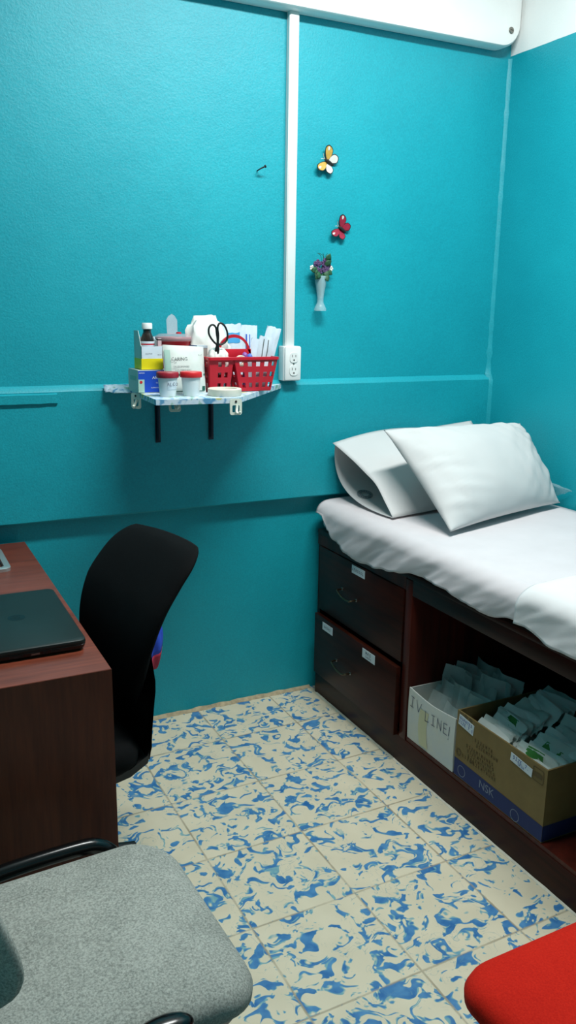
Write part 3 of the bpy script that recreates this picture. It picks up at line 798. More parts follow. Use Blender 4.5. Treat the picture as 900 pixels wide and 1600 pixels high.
mb.add([(r*math.cos(2*PI*i/n_), r*math.sin(2*PI*i/n_), 0) for r in (r0, r0*.6) for i in range(n_)], [(i, (i+1) % n_, n_+(i+1) % n_, n_+i) for i in range(n_)], FT(1.825, .198, 2))
for i in range(4):
    o4 = rrect(.022, .022, .006, 4); 
P1 = rrect(.021, .021, .006, 4); P2 = rrect(.0185, .0185, .005, 4); n_ = len(P1)
mb.add([(x, y, 0) for x, y in P1+P2], [(i, (i+1) % n_, n_+(i+1) % n_, n_+i) for i in range(n_)], FT(1.492, .300, 2))
mb.add([(x*.75, y*.35, 0) for x, y in P1], [tuple(range(n_))], FT(1.492, .300, 2))
for k in range(3): mb.box(xa-.0008, xa, 1.828-.006*k, 1.8305-.006*k, .309, .331)
for k in range(2): mb.blob((xa, 1.803-.022*k, .326-.002*k), (.0007, .010, .006), 2)
mb.build('box_body', cbx, world=True, smooth=False)
def box_label(yc, zc, wy, hz, lines, tilt, seed):
    T = frame((xa-.0012, yc, zc), (0, -1, tilt), (0, 0, 1)); l_ = MB(M_paper).box(-wy/2, wy/2, -hz/2, hz/2, -.0004, .0004, T=T).use(M_blue_ink)
    for i, (t, sz, dy) in enumerate(lines):
        T2 = frame(Vector((xa-.0018, yc, zc))+Vector((0, 0, dy)), (0, -1, tilt), (0, 0, 1)); l_.hand(t, T2, sz, sz*.17, 1.0, seed=seed+i)
    l_.build('paper_label', cbx, world=True, smooth=False)
box_label(1.798, .302, .070, .034, [('GUANTES', .0085, .008), ('SIZE 7.5', .0085, -.006)], -.12, 4)
box_label(1.558, .298, .086, .025, [('SIZE 7.', .0095, .004), ('URIN', .0065, -.006)], -.10, 9)

# pouches: individual flat sterile packs filed upright and fanned
def pouch(name, c, wy, h, tilt, yaw, mats, seed, bend=.02):
    mb = MB(*mats)
    Rm = Matrix.Translation(c) @ Matrix.Rotation(yaw, 4, 'Z') @ Matrix.Rotation(tilt, 4, 'Y')
    def f(u, v, sd):
        x = bend*math.sin(u*PI*1.1+seed)*(v**1.2)+.012*noise.noise(Vector((u*3, v*3, seed)))+sd*.0035*math.sin(PI*u)*math.sin(PI*v)
        return (x, (u-.5)*wy, v*h)
    for sd in (1, -1):
        mb.use(mats[0]).grid(lambda u, v: f(u, v, sd), 7, 6, Rm)
    if len(mats) > 1:
        mb.use(mats[1])
        for sd in (1, -1): mb.grid(lambda u, v: tuple(a+b for a, b in zip(f(.30+.45*u, .35+.58*v, sd), (sd*.0012, 0, 0))), 6, 3, Rm)
    return mb
k = 0
spots = []
for i in range(5):                       # upright ones lower in the box
    for j in range(2): spots.append((1.535+.052*i, (1.558, 1.738)[j], .121, .150, .155, random.uniform(.25, .35), random.uniform(-.08, .08), False))
for i in range(15):                      # narrow ones lying in overlapping rows on top of them
    for j in range(2):
        x = 1.528+.0185*i+random.uniform(-.003, .003); y = (1.560, 1.735)[j]+random.uniform(-.010, .014)
        spots.append((x, y, .262+.0055*min(i, 11)+random.uniform(-.004, .004), random.uniform(.130, .152), random.uniform(.050, .066), random.uniform(.70, 1.0), random.uniform(-.26, .26)*min(1, .25+i*.08), (i, j) in ((1, 0), (3, 0), (4, 1))))
for (x, y, z, wy, hh, tl, yw, green) in spots:
    mats = [M_pouch if k % 3 else M_pouch2] + ([M_green] if green else [])
    o = pouch('sterile_pouch', (x, y, z), wy, hh, tl, yw, mats, 10+k, .008).build('sterile_pouch' if k == 0 else 'sterile_pouch.%03d' % k, angle=60)
    if green: tag(o, 'pouch with a green print lying in the brown cardboard box', 'pouch', 'green printed pouches in the cardboard box')
    else: tag(o, 'pale sterile pouch without green print in the brown cardboard box', 'pouch', 'pale pouches in the cardboard box')
    k += 1
k = 0
for i in range(10):
    for j in range(2):
        x = 1.522+.022*i+random.uniform(-.005, .005); y = (1.915, 2.03)[j]+random.uniform(-.006, .006)
        hh = random.uniform(.175, .20)+.010*min(i, 5)
        o = pouch('tubing_pouch', (x, y, .1205), .118, hh, random.uniform(.25, .50)-.018*i, random.uniform(-.3, .3), [M_ivbag], 60+k, .022).build('tubing_pouch' if k == 0 else 'tubing_pouch.%03d' % k, angle=60)
        tag(o, 'crumpled clear plastic pouch heaped in the white storage box', 'pouch', 'clear pouches in the white box'); k += 1

# ------------------------------------------------------------------ desk with laptop
dk = thing('desk', 'reddish brown laminate desk against the back wall', 'desk', (0.0, 2.2, 0))
DX0, DX1, DY0, DY1 = -.42, .407, 1.648, 2.742
MB(M_desk).box(DX0, DX1, DY0+.001, DY1, .722, .750, .0012).build('desk_top', dk, world=True)
MB(M_desk_panel).box(DX0, DX1+.0006, DY0-.0006, DY0+.0008, 0, .7490).box(DX0, DX1, DY0+.0008, DY0+.022, 0, .7215).build('side_panel', dk, world=True)
MB(M_desk_panel).box(DX0, DX1, DY1-.03, DY1-.005, 0, .7215).build('side_panel', dk, world=True)
MB(M_desk_panel).box(DX0+.02, DX0+.04, DY0+.022, DY1-.03, .25, .7215).build('modesty_panel', dk, world=True)

lp = thing('laptop', 'closed charcoal laptop lying on the reddish desk', 'laptop', (.255, 1.962, .7505))
mb = MB(M_laptop_base)
lx0, lx1, ly0, ly1 = .128, .384, 1.768, 2.156
def lout(ins, r): return rrect((lx1-lx0)/2-ins, (ly1-ly0)/2-ins, r, 5, (lx0+lx1)/2, (ly0+ly1)/2)
mb.loft([[(x, y, z) for x, y in lout(i_, .016)] for z, i_ in ((.7525, .010), (.756, .003), (.765, .0005), (.7665, .002))])
for yy in (0, 1):
    for xx in (0, 1): mb.lathe([(.008, 0), (.008, .003)], ((lx0+.03, lx1-.03)[xx], (ly0+.03, ly1-.03)[yy], .7503), 10)
mb.use(M_chrome)
mb.box(.262, .280, ly0+.0002, ly0+.004, .7585, .7625); mb.use(M_logo).box(.288, .296, ly0+.0001, ly0+.004, .7580, .7630); mb.box(.305, .325, ly0+.0001, ly0+.004, .758, .763); mb.box(.215, .245, ly0+.0001, ly0+.004, .7575, .7635)
mb.build('laptop_base', lp, world=True, angle=35)
mb = MB(M_laptop)
mb.loft([[(x, y, z) for x, y in lout(i_, .016)] for z, i_ in ((.7668, .001), (.770, 0), (.7755, .001), (.7775, .004))])
n_ = 32; T = frame((.262, 1.968, .7777), (.26, -1, 0), (1, .26, 0)); rr = .020
mb.use(M_logo).add([(rr*math.cos(2*PI*i/n_), rr*math.sin(2*PI*i/n_), 0) for i in range(n_)], [tuple(range(n_))], T)
mb.use(M_laptop)
T2 = frame((.262, 1.968, .7779), (.26, -1, 0), (1, .26, 0))
mb.text('hp', T2 @ Matrix(((1, .25, 0, 0), (0, 1, 0, .002), (0, 0, 1, 0), (0, 0, 0, 1))), .030, .9)
mb.build('laptop_lid', lp, world=True, angle=35)

mb = MB(M_silver)
outer = rrect(.15, .115, .022, 6, .170, 2.545); inner = rrect(.132, .097, .012, 6, .170, 2.545)
mb.loft([[(x, y, .7503) for x, y in outer], [(x, y, .760) for x, y in outer], [(x*.995+.00085, y, .762) for x, y in rrect(.147, .112, .020, 6, .170, 2.545)], [(x, y, .762) for x, y in inner], [(x, y, .7503) for x, y in inner]], False, False)
o = mb.build('desk_tray', angle=35); tag(o, 'rounded silver metal frame lying on the desk beyond the laptop', 'desk tray')

# ------------------------------------------------------------------ black office chair tucked in at the desk
oc = thing('office_chair', 'black office chair with a tall curved back, tucked in at the desk', 'chair', (.285, 1.94, 0), math.radians(188.5))
bprof = [(.30, -.205), (.40, -.210), (.52, -.218), (.62, -.229), (.72, -.246), (.80, -.276), (.87, -.320), (.92, -.360), (.96, -.396), (1.0, -.425)]
def hw(z):
    top_, rad = .952, .060
    base_ = smooth([(.50, .13), (.58, .165), (.66, .195), (.74, .214), (.82, .222), (.90, .222), (.96, .218), (1.0, .21)], z)
    if z > top_-rad: base_ -= rad-math.sqrt(max(0, rad*rad-(z-top_+rad)**2))
    return base_
mb = MB(M_black_fab)
def backf(front):
    def f(u, v):
        z = .575+.376*(1-(1-v)**1.3); w_ = hw(min(z, .9512)); s_ = (u*2-1); s2 = math.sin(s_*PI/2)
        y = w_*s2; x = smooth(bprof, z)+.22*y*y; z += (.06*y-.008-.22*y*y)*max(0, (z-.8)/.16)
        th = (max(0, 1-abs(s2)**6)*max(0, 1-abs(2*v-1)**10))**.5
        return (x+(.022+.024*th if front else .022-.022*th), y, z)
    return f
mb.grid(backf(True), 28, 30); mb.grid(backf(False), 28, 30)
mb.build('backrest', oc, angle=70)
mb = MB(M_black)
def shell(off):
    def f(u, v):
        z = .436+.27*v; y = (u*2-1)*interp([(.39, .19), (.5, .205), (.62, .205), (.70, .15)], z)
        return (smooth(bprof, z)-.012+.30*y*y+off, y, z)
    return f
mb.grid(shell(0), 16, 12); mb.grid(shell(.012), 16, 12)
mb.build('back_shell', oc, angle=50)
mb = MB(M_black)
rings = []
for x, z, hy in ((-.222, .465, .19), (-.205, .432, .20), (-.155, .416, .21), (-.05, .410, .22), (.2, .410, .22), (.235, .42, .20)):
    rings.append([(x, -hy, z), (x, hy, z), (x, hy, z+.02), (x, -hy, z+.02)])
mb.loft(rings); mb.build('seat_shell', oc)
mb = MB(M_black_fab)
mb.loft([[(x, y, z) for x, y in rrect(.215-i_, .225-i_, .07, 6, .02, 0)] for z, i_ in ((.430, .012), (.445, .0), (.475, .0), (.495, .012), (.502, .04), (.504, .09))])
mb.build('seat', oc, angle=70)
mb = MB(M_black).box(-.12, .10, -.075, .075, .345, .411, .008).tube([(0, -.07, .38), (0, -.19, .375)], .007, 8); mb.build('tilt_mechanism', oc)
mb = MB(M_gloss_black).lathe([(.025, .10), (.025, .26), (.016, .26), (.016, .33)], seg=18); mb.build('gas_stem', oc)
for sg in (1, -1):
    mb = MB(M_black).tube([(.02, sg*.18, .39), (.02, sg*.215, .40), (.015, sg*.224, .47), (.01, sg*.226, .62)], .014, 10, 5, flat=.7).box(-.09, .13, sg*.226-.024, sg*.226+.024, .625, .652, .012, 3)
    mb.build('armrest', oc)
for q in range(5):
    a = math.radians(36+72*q)
    lg = MB(M_black).tube([(.02*math.cos(a), .02*math.sin(a), .10), (.12*math.cos(a), .12*math.sin(a), .095), (.25*math.cos(a), .25*math.sin(a), .065)], lambda t: .024-.008*t, 10, 4).build('leg', oc)
    cx, cy = .25*math.cos(a), .25*math.sin(a)
    T = Matrix.Translation((cx, cy, .026)) @ Matrix.Rotation(a, 4, 'Z') @ Matrix.Rotation(PI/2, 4, 'X')
    MB(M_black).lathe([(.012, -.020), (.026, -.018), (.026, -.004), (.018, -.003), (.018, .003), (.026, .004), (.026, .018), (.012, .020)], seg=18, T=T).tube([(cx, cy, .03), (cx, cy, .072)], .006, 8).build('caster', lg)

cl = thing('hanging_cloth', 'small blue and red cloth hanging behind the black chair back', 'cloth', (.600, 2.0, .50))
def clf(z0, z1, off=0.0):
    def f(u, v):
        z = z0+(z1-z0)*v; x = .600+.075*u*(.55+.45*math.sin(PI*(z-.5)/.2)); y = 2.02+.10*u+.010*math.sin(u*9+z*30)
        return (x, y+off, z)
    return f
solid(MB(M_blueflag).grid(clf(.575, .67), 10, 8).build('cloth_panel', cl, world=True), .002)
o = MB(M_redcloth).grid(clf(.525, .575), 10, 5).build('cloth_hem', cl, world=True); solid(o, .002); o['label'] = 'red lower edge'

# ------------------------------------------------------------------ visitor chairs
def visitor_chair(name, label, loc, rot, cloth, zt):
    r = thing(name, label, 'chair', loc, rot)
    def shp(x, y):
        k = max(0, -x)/.225
        return x, y*(1-.10*k*k)
    mb = MB(cloth); rings = []
    for dz, i_ in ((-.066, .030), (-.060, .010), (-.045, .001), (-.028, .0), (-.014, .006), (-.005, .017), (0.0, .034), (.003, .07), (.004, .12)):
        ring = []
        for x, y in rrect(.225-i_, .232-i_, max(.02, .085-i_*.5), 9):
            x, y = shp(x, y); drop = .022*max(0, (x-.08)/.145)**2*(1 if dz > -.05 else .4)
            ring.append((x, y, zt+dz-drop))
        rings.append(ring)
    mb.loft(rings); mb.build('seat', r, angle=70)
    mb = MB(M_black); rings = []
    for dz, i_ in ((-.092, .06), (-.085, .022), (-.062, .014)):
        rings.append([(shp(x, y)[0], shp(x, y)[1], zt+dz-(.01*max(0, (x-.08)/.145)**2)) for x, y in rrect(.225-i_, .232-i_, .075, 8)])
    mb.loft(rings); mb.build('seat_pan', r)
    for sg in (1, -1):
        mb = MB(M_gloss_black).tube([(.20, sg*.285, 0.004), (.155, sg*.287, zt-.16), (.135, sg*.287, zt-.085), (.10, sg*.287, zt-.046), (.05, sg*.287, zt-.036), (-.10, sg*.287, zt-.040), (-.20, sg*.285, zt-.06), (-.235, sg*.283, zt-.10), (-.25, sg*.283, zt-.20), (-.29, sg*.283, .004)], .0165, 12, 5)
        mb.build('side_frame', r)
    MB(M_gloss_black).tube([(.08, -.287, zt-.105), (.08, .287, zt-.105)], .010, 10).build('crossbar', r)
    MB(M_gloss_black).tube([(-.12, -.287, zt-.105), (-.12, .287, zt-.105)], .010, 10).build('crossbar', r)
    for sg in (1, -1):
        mb = MB(M_gloss_black); mb.tube([(-.12, sg*.12, zt-.10), (-.24, sg*.13, zt-.09), (-.275, sg*.135, zt-.03), (-.275, sg*.14, zt+.10), (-.305, sg*.14, zt+.30)], .0105, 10, 5)
        mb.build('back_support', r)
    bp_ = [(zt+.05, -.176), (zt+.10, -.165), (zt+.16, -.173), (zt+.28, -.215), (zt+.40, -.26)]
    def bf(front, th0):
        def f(u, v):
            s_ = math.sin((u*2-1)*PI/2); z = zt+.05+.34*v
            w_ = .215-.05*abs(2*v-1)**4-.02*(1-v); y = w_*s_
            t = (max(0, 1-abs(s_)**5)*max(0, 1-abs(2*v-1)**6))**.5
            return (smooth(bp_, z)-.050+1.6*y*y+(th0*t if front else -th0*t), y, z)
        return f
    mb = MB(cloth); mb.grid(bf(True, .036), 22, 20); mb.grid(bf(False, .004), 22, 20); mb.build('backrest', r, angle=70)
    mb = MB(cloth); mb.grid(bf(False, .006), 22, 20); mb.grid(bf(False, .022), 22, 20); mb.build('back_cover', r, angle=70)
    if rot < 1:
        MB(M_gloss_black).blob((.028, -.262, zt+.016), (.050, .024, .020), 3).tube([(.02, -.262, zt-.01), (.03, -.20, zt-.085)], .011, 8).build('side_knob', r)
    return r
visitor_chair('visitor_chair', 'visitor chair with a grey fabric seat in front of the desk', (.252, 1.232, 0), math.radians(3), M_grey, .463)
visitor_chair('visitor_chair.001', 'visitor chair with a bright red fabric seat beside the bed', (1.008, .714, 0), math.radians(91), M_red, .452)

# ------------------------------------------------------------------ wall shelf
sh = thing('wall_shelf', 'small wall shelf wrapped in floral cover on two dark brackets', 'shelf', (1.0, 2.74, 1.05))
SP = [(.768, 2.744), (.744, 2.362), (.990, 2.342), (1.004, 2.348), (1.335, 2.744)]
ZS = 1.240
MB(M_floral).prism(SP, ZS-.016, ZS, 'z').build('shelf_board', sh, world=True, smooth=False)
fp = MB(M_floral)
fp.grid(lambda u, v: (.770-.085*u+.01*noise.noise(Vector((u*4, v*4, 1))), 2.742-.075*v*(.35+.65*math.sin(PI*min(1, .2+u))), ZS+.013-.022*v+.010*u*noise.noise(Vector((u*5, v*5, 8)))), 8, 6)
solid(fp.build('cover_flap', sh, world=True), .001)
for bx in (.868, 1.062):
    b_ = MB(M_bracket)
    b_.box(bx-.009, bx+.009, 2.740, 2.7435, 1.052, ZS-.017); b_.box(bx-.009, bx+.009, 2.44, 2.742, ZS-.0205, ZS-.0165)
    b_.tube([(bx, 2.739, 1.060), (bx, 2.736, 1.08), (bx, 2.734, 1.16), (bx, 2.728, ZS-.03), (bx, 2.70, ZS-.022)], .0055, 8, 4)
    b_.use(M_chrome).lathe([(.004, 0), (.004, .002), (0, .003)], T=frame((bx, 2.740, 1.066), (1, 0, 0), (0, 0, 1)), seg=10)
    b_.build('bracket', sh, world=True)
def hook(T):
    h = MB(M_hook)
    P1 = rrect(.019, .0245, .007, 5); P2 = [(x, y-.006) for x, y in rrect(.0115, .011, .004, 5)]
    n = len(P1)
    for za_, zb_ in ((0, .004),):
        h.add([(x, y, za_) for x, y in P1+P2]+[(x, y, zb_) for x, y in P1+P2],
              [(i, (i+1) % n, n+(i+1) % n, n+i) for i in range(n)]+[(2*n+i, 3*n+i, 3*n+(i+1) % n, 2*n+(i+1) % n) for i in range(n)]
              + [(i, 2*n+i, 2*n+(i+1) % n, (i+1) % n) for i in range(n)]+[(n+i, n+(i+1) % n, 3*n+(i+1) % n, 3*n+i) for i in range(n)], T)
    h.tube([(.004, .004, .003), (.002, -.006, .006), (0, -.016, .012), (.004, -.019, .018), (.008, -.013, .021)], .0042, 8, 4, T=T)
    h.use(M_inner_dark).lathe([(.0035, .003), (.0035, .0055), (0, .006)], T=T @ Matrix.Translation((0, .016, 0)), seg=10)
    return h
hook(frame((.985, 2.337, 1.214), (1, -.08, 0), (0, 0, 1))).build('hook', sh, world=True)
hook(frame((.853, 2.520, 1.206), (1, -.08, 0), (0, .5, 1))).build('hook', sh, world=True)
hook(frame((.752, 2.590, 1.214), (.5, -.85, 0), (0, 0, 1))).build('hook', sh, world=True)

# things on the shelf
Z = ZS+.0006
gb = thing('glove_carton', 'blue fronted glove carton under the yellow and white carton', 'carton', (.80, 2.61, Z))
bx0, bx1, by0, by1, bz1 = .750, .846, 2.560, 2.668, Z+.071
mb = MB(M_glove_w); mb.prism([(by0, Z), (by1-.01, Z), (by1, Z+.02), (by1, bz1-.01), (by1-.006, bz1), (by0, bz1)], bx0, bx1, 'x')
mb.use(M_glove_b).box(bx0+.0005, bx1-.0005, by0-.0008, by0+.001, Z+.002, bz1-.002)
mb.use(M_gauze_side).box(bx0+.0005, bx0+.020, by0-.0012, by0+.001, Z+.002, Z+.042)
FTx = lambda x, y, z: frame((x, y, z), (1, 0, 0), (0, 0, 1))
mb.use(M_text_w).text('ARGO', FTx(bx0+.064, by0-.0014, bz1-.024), .012, 1.1).text('ARGO', FTx(bx0+.012, by0-.0014, bz1-.009), .0055, 1.2).text('GLOVES', FTx(bx0+.068, by0-.0014, bz1-.040), .006, 1.0).text('EXAMINATION', FTx(bx0+.056, by0-.0014, bz1-.055), .0045, 1.0)
mb.use(M_lidred).lathe([(.0045, 0), (.0045, .001)], T=frame((bx0+.009, by0-.001, Z+.034), (1, 0, 0), (0, 0, 1)), seg=16)
mb.use(M_gauze_side).add([(bx0-.0006, by0+.02, bz1-.02), (bx0-.0006, by1-.02, bz1-.02), (bx0-.0006, by1-.02, bz1-.034), (bx0-.0006, by0+.02, bz1-.034)], [(0, 1, 2, 3)])
mb.build('carton_body', gb, world=True, smooth=False)

yc = thing('open_carton', 'yellow and white cut open carton holding the brown bottle', 'carton', (.80, 2.61, bz1))
cx0, cx1, cy0, cy1, cz0 = .765, .834, 2.568, 2.645, bz1+.0005
czf, czb = cz0+.072, cz0+.119
mb = MB(M_packwhite)
t = .0012
mb.box(cx0, cx1, cy0, cy0+t, cz0, czf); mb.box(cx0, cx1, cy1-t, cy1, cz0, czb-.02); mb.box(cx0, cx1, cy0, cy1, cz0, cz0+t)
mb.use(M_glove_w).prism([(cy0, cz0), (cy1, cz0), (cy1, czb), (cy0+.03, czb), (cy0+.004, czf+.002), (cy0, czf)], cx0, cx0+t, 'x'); mb.prism([(cy0, cz0), (cy1, cz0), (cy1, czf+.02), (cy0, czf)], cx1-t, cx1, 'x')
mb.use(M_yellow).box(cx0-.0003, cx1+.0003, cy0-.0004, cy0+.0005, cz0+.001, cz0+.034); mb.box(cx0-.0004, cx0+.0005, cy0, cy1, cz0+.001, cz0+.034)
mb.use(M_greytext).text('100 ml', FTx(cx0+.058, cy0-.0006, cz0+.046), .005).text('SOLUTION', FTx(cx0+.024, cy0-.0006, cz0+.049), .0045)
mb.build('carton_body', yc, world=True, smooth=False)
bt = thing('medicine_bottle', 'dark amber bottle with white cap standing in the yellow carton', 'bottle', (.797, 2.607, cz0+.0015))
MB(M_amber).lathe([(.0, 0), (.0215, 0), (.0225, .003), (.0225, .078), (.021, .092), (.0145, .108), (.0125, .112), (.0125, .128), (0, .128)]).build('bottle_body', bt)
MB(M_white_plastic).lathe([(.0155, .122), (.0165, .123), (.0165, .138), (.0150, .141), (0, .141)], seg=32).build('cap', bt)
lb = MB(M_packwhite).lathe([(.0228, .045), (.0229, .046), (.0229, .084), (.0228, .085)])
lb.use(M_redplastic).lathe([(.0230, .074), (.0231, .076), (.0230, .078)]); lb.use(M_inner_dark).lathe([(.0230, .066), (.0231, .068), (.0230, .070)])
lb.build('bottle_label', bt)
mb = MB(M_pinklab).box(.8212, .8325, 2.573, 2.589, cz0+.0015, cz0+.096); mb.use(M_inner_dark).box(.8210, .8327, 2.5728, 2.589, cz0+.090, cz0+.094)
tag(mb.build('vial_carton', smooth=False), 'slim pink and white vial carton beside the brown bottle', 'carton')

sx = thing('sharps_container', 'round red sharps container with a clear flap lid', 'sharps container', (.912, 2.692, Z))
MB(M_sharps).lathe([(.0, 0), (.050, 0), (.053, .004), (.0575, .160), (.060, .162), (.060, .168), (.0, .170)], seg=36).build('container_body', sx)
MB(M_clear).lathe([(.064, .155), (.0655, .157), (.0655, .165), (.062, .170), (.046, .178), (.0, .180)], seg=36).build('lid', sx)
fp = MB(M_clear)
T = frame((.000, .006, .177), (1, .15, 0), (.10, .22, 1))
fp.prism([(-.020, 0), (.018, 0), (.022, .045), (.014, .060), (.004, .066), (-.010, .058), (-.018, .046)], -.001, .001, 'z', T=T)
fp.build('flap', sx)['label'] = 'raised clear flap'
MB(M_redplastic).lathe([(.009, .179), (.008, .184), (0, .185)], (.012, -.02, 0), 14).build('latch', sx)

gz = thing('gauze_packet', 'white and green printed gauze packet standing behind the two cups', 'packet', (.892, 2.51, Z))
mb = MB(M_gauze)
gx0, gx1, gz1 = .823, .957, Z+.150
def gzf(sd):
    def f(u, v):
        x = gx0+(gx1-gx0)*u; zz = Z+(.150-.006*(u-.3)**2*0-.007*u)*v
        bul = (math.sin(PI*min(1, max(0, u)))**.5)*(math.sin(PI*v*.97+.03))**.4
        return (x, 2.513+.022*v+sd*.017*bul+.0015*noise.noise(Vector((u*6, v*6, 1+sd))), zz)
    return f
mb.grid(gzf(-1), 16, 16); mb.grid(gzf(1), 16, 16)
def gpatch(u0, u1, v0, v1, mt, off=.0008):
    f = gzf(-1); mb.use(mt).grid(lambda u, v: tuple(Vector(f(u0+(u1-u0)*u, v0+(v1-v0)*v))+Vector((0, -off, 0))), 6, 4)
gpatch(.02, .15, .36, .90, M_gauze_side); gpatch(.02, .12, .42, .45, M_dgreen, .0014)
gpatch(.20, .98, .375, .42, M_dgreen); gpatch(.20, .97, .04, .055, M_dgreen); gpatch(.90, .98, .06, .15, M_dgreen)
f = gzf(-1)
def gt(s, u, v, size, mt, sx=1):
    p = Vector(f(u, v)); mb.use(mt).text(s, frame((p.x, p.y-.0016, p.z), (1, 0, 0), (0, .12, 1)), size, sx)
gt('CARING', .35, .72, .015, M_greytext, .95); gt('GAUZE SPONGES', .38, .57, .0068, M_greytext); gt('NON-STERILE 8 PLY', .42, .50, .0062, M_greytext); gt('200', .25, .65, .005, M_greytext); gt('USP TYPE VII', .36, .455, .0055, M_greytext); gt('4 x 4', .88, .82, .006, M_greytext)
mb.build('packet_body', gz, world=True, angle=60)

def cup(name, label, x, y, lidm, paper):
    c = thing(name, label, 'specimen cup', (x, y, Z), 0, None)
    MB(M_cup).lathe([(0, 0), (.0235, 0), (.0245, .003), (.0295, .058), (.0, .058)], seg=32).build('cup_body', c)
    lm = MB(lidm); seg = 48
    pr = [(.0325, .056), (.0335, .058), (.0335, .070), (.0315, .073), (0, .0735)]
    rings = [[(r*(1+.012*(i % 2))*math.cos(2*PI*i/seg), r*(1+.012*(i % 2))*math.sin(2*PI*i/seg), z) for i in range(seg)] for r, z in pr]
    lm.loft(rings); lm.build('lid', c)
    if paper:
        l_ = MB(M_paper)
        def cf(u, v):
            a = -PI/2-.35+1.3*u; z = .022+.026*v; r = .0246+(.0295-.0245)*(z-.003)/.055+.0006; return (r*math.cos(a), r*math.sin(a), z)
        l_.grid(cf, 10, 2); l_.use(M_ink)
        l_.hand('ALCO', frame((.007, -.0283, .038), (1, .18, 0), (0, -.09, 1)), .0095, .0012, 1.0, .05, 4)
        l_.build('paper_label', c)
cup('specimen_cup', 'specimen cup with dark red lid and handwritten paper label', .809, 2.448, M_liddark, True)
cup('specimen_cup.001', 'unlabelled specimen cup with bright red lid', .882, 2.444, M_lidred, False)

mb = MB(M_tape); seg = 44
rings = [[(.984+r*math.cos(2*PI*i/seg), 2.422+r*math.sin(2*PI*i/seg), Z+z) for i in range(seg)] for r, z in ((.051, 0), (.0525, .002), (.0525, .020), (.051, .0215), (.039, .0215), (.038, .020), (.038, .001), (.039, 0), (.051, 0))]
mb.loft(rings, False, False)
tag(mb.build('tape_roll'), 'cream roll of tape lying flat at the shelf front', 'tape roll')

mb = MB(M_taupe).box(.936, .980, 2.556, 2.592, Z, Z+.145, .001); mb.use(M_navy).box(.930, .944, 2.5545, 2.5935, Z+.001, Z+.146); mb.use(M_packwhite).box(.944, .9802, 2.5552, 2.593, Z+.138, Z+.146)
tag(mb.build('medicine_carton', smooth=False), 'small taupe and navy carton just behind the gauze packet', 'carton')

# basket
bk = thing('plastic_basket', 'red plastic basket with square holes and arched handle on the shelf', 'basket', (1.08, 2.56, Z))
ZR = 1.349
def tub(name, xr0, xr1, xb0, xb1, yf_r, yb_r, yf_b, yb_b, cols, rows, holesx, zbot):
    mb = MB(M_redplastic)
    def panel(A, B, Cc, D, cs, rs):
        # A,B bottom; C,D top: grid with square holes
        A, B, Cc, D = map(Vector, (A, B, Cc, D))
        xsn = [0.0]
        for c0, c1 in cs: xsn += [c0, c1]
        xsn.append(1.0); zsn = [0.0]
        for r0, r1 in rs: zsn += [r0, r1]
        zsn.append(1.0)
        P = lambda u, v: (A.lerp(B, u)).lerp(Cc.lerp(D, u), v)
        vs_ = [P(u, v) for v in zsn for u in xsn]; nx = len(xsn); fs = []
        for j in range(len(zsn)-1):
            for i in range(nx-1):
                if i % 2 == 1 and j % 2 == 1: continue
                fs.append((j*nx+i, j*nx+i+1, (j+1)*nx+i+1, (j+1)*nx+i))
        mb.add(vs_, fs)
    rs = [(.10, .25), (.42, .57), (.74, .88)]
    cF = [(a, a+holesx) for a in cols]
    a = (xb0, yf_b, zbot); b = (xb1, yf_b, zbot); c = (xr0, yf_r, ZR); d = (xr1, yf_r, ZR)
    a2 = (xb0, yb_b, zbot); b2 = (xb1, yb_b, zbot); c2 = (xr0, yb_r, ZR); d2 = (xr1, yb_r, ZR)
    panel(a, b, c, d, cF, rs); panel(b2, a2, d2, c2, cF, rs)
    cs = [(.16, .32), (.42, .58), (.68, .84)]
    panel(a2, a, c2, c, cs, rs); panel(b, b2, d, d2, cs, rs)
    mb.add([a, b, b2, a2], [(0, 1, 2, 3)])
    o = mb.build(name, bk, world=True, smooth=False); solid(o, .0024); return o
tub('tub', .966, 1.047, .971, 1.038, 2.502, 2.615, 2.515, 2.608, (.37, .67), 3, .155, Z+.002)
tub('tub', 1.049, 1.203, 1.074, 1.183, 2.500, 2.615, 2.512, 2.608, (.10, .30, .50, .70, .87), 3, .10, Z+.002)
mb = MB(M_redplastic)
P_o = rrect(.1235, .062, .008, 5, 1.0845, 2.5575); P_i = rrect(.1165, .055, .006, 5, 1.0845, 2.5575)
mb.loft([[(x, y, ZR-.006) for x, y in P_o], [(x, y, ZR+.002) for x, y in P_o], [(x, y, ZR+.003) for x, y in P_i], [(x, y, ZR-.006) for x, y in P_i], [(x, y, ZR-.006) for x, y in P_o]], False, False)
mb.box(1.044, 1.052, 2.503, 2.612, ZR-.02, ZR+.001)
mb.build('rim', bk, world=True)
mb = MB(M_redplastic)
arc = [(1.072+.060*math.cos(a), 2.5575, ZR+.000+.072*math.sin(a)) for a in [PI*i/20 for i in range(21)]]
arc_i = [(1.072+.046*math.cos(a), 2.5575, ZR+.026+.036*math.sin(a)) for a in [PI*i/20 for i in range(21)]]
for yy in (-.004, .004): pass
mb.loft([[(x, 2.5535, z) for x, _, z in arc], [(x, 2.5615, z) for x, _, z in arc], [(x, 2.5615, z) for x, _, z in arc_i], [(x, 2.5535, z) for x, _, z in arc_i], [(x, 2.5535, z) for x, _, z in arc]], False, False, False)
mb.box(1.012, 1.132, 2.5535, 2.5615, ZR-.004, ZR+.026, .002)
mb.build('handle', bk, world=True)

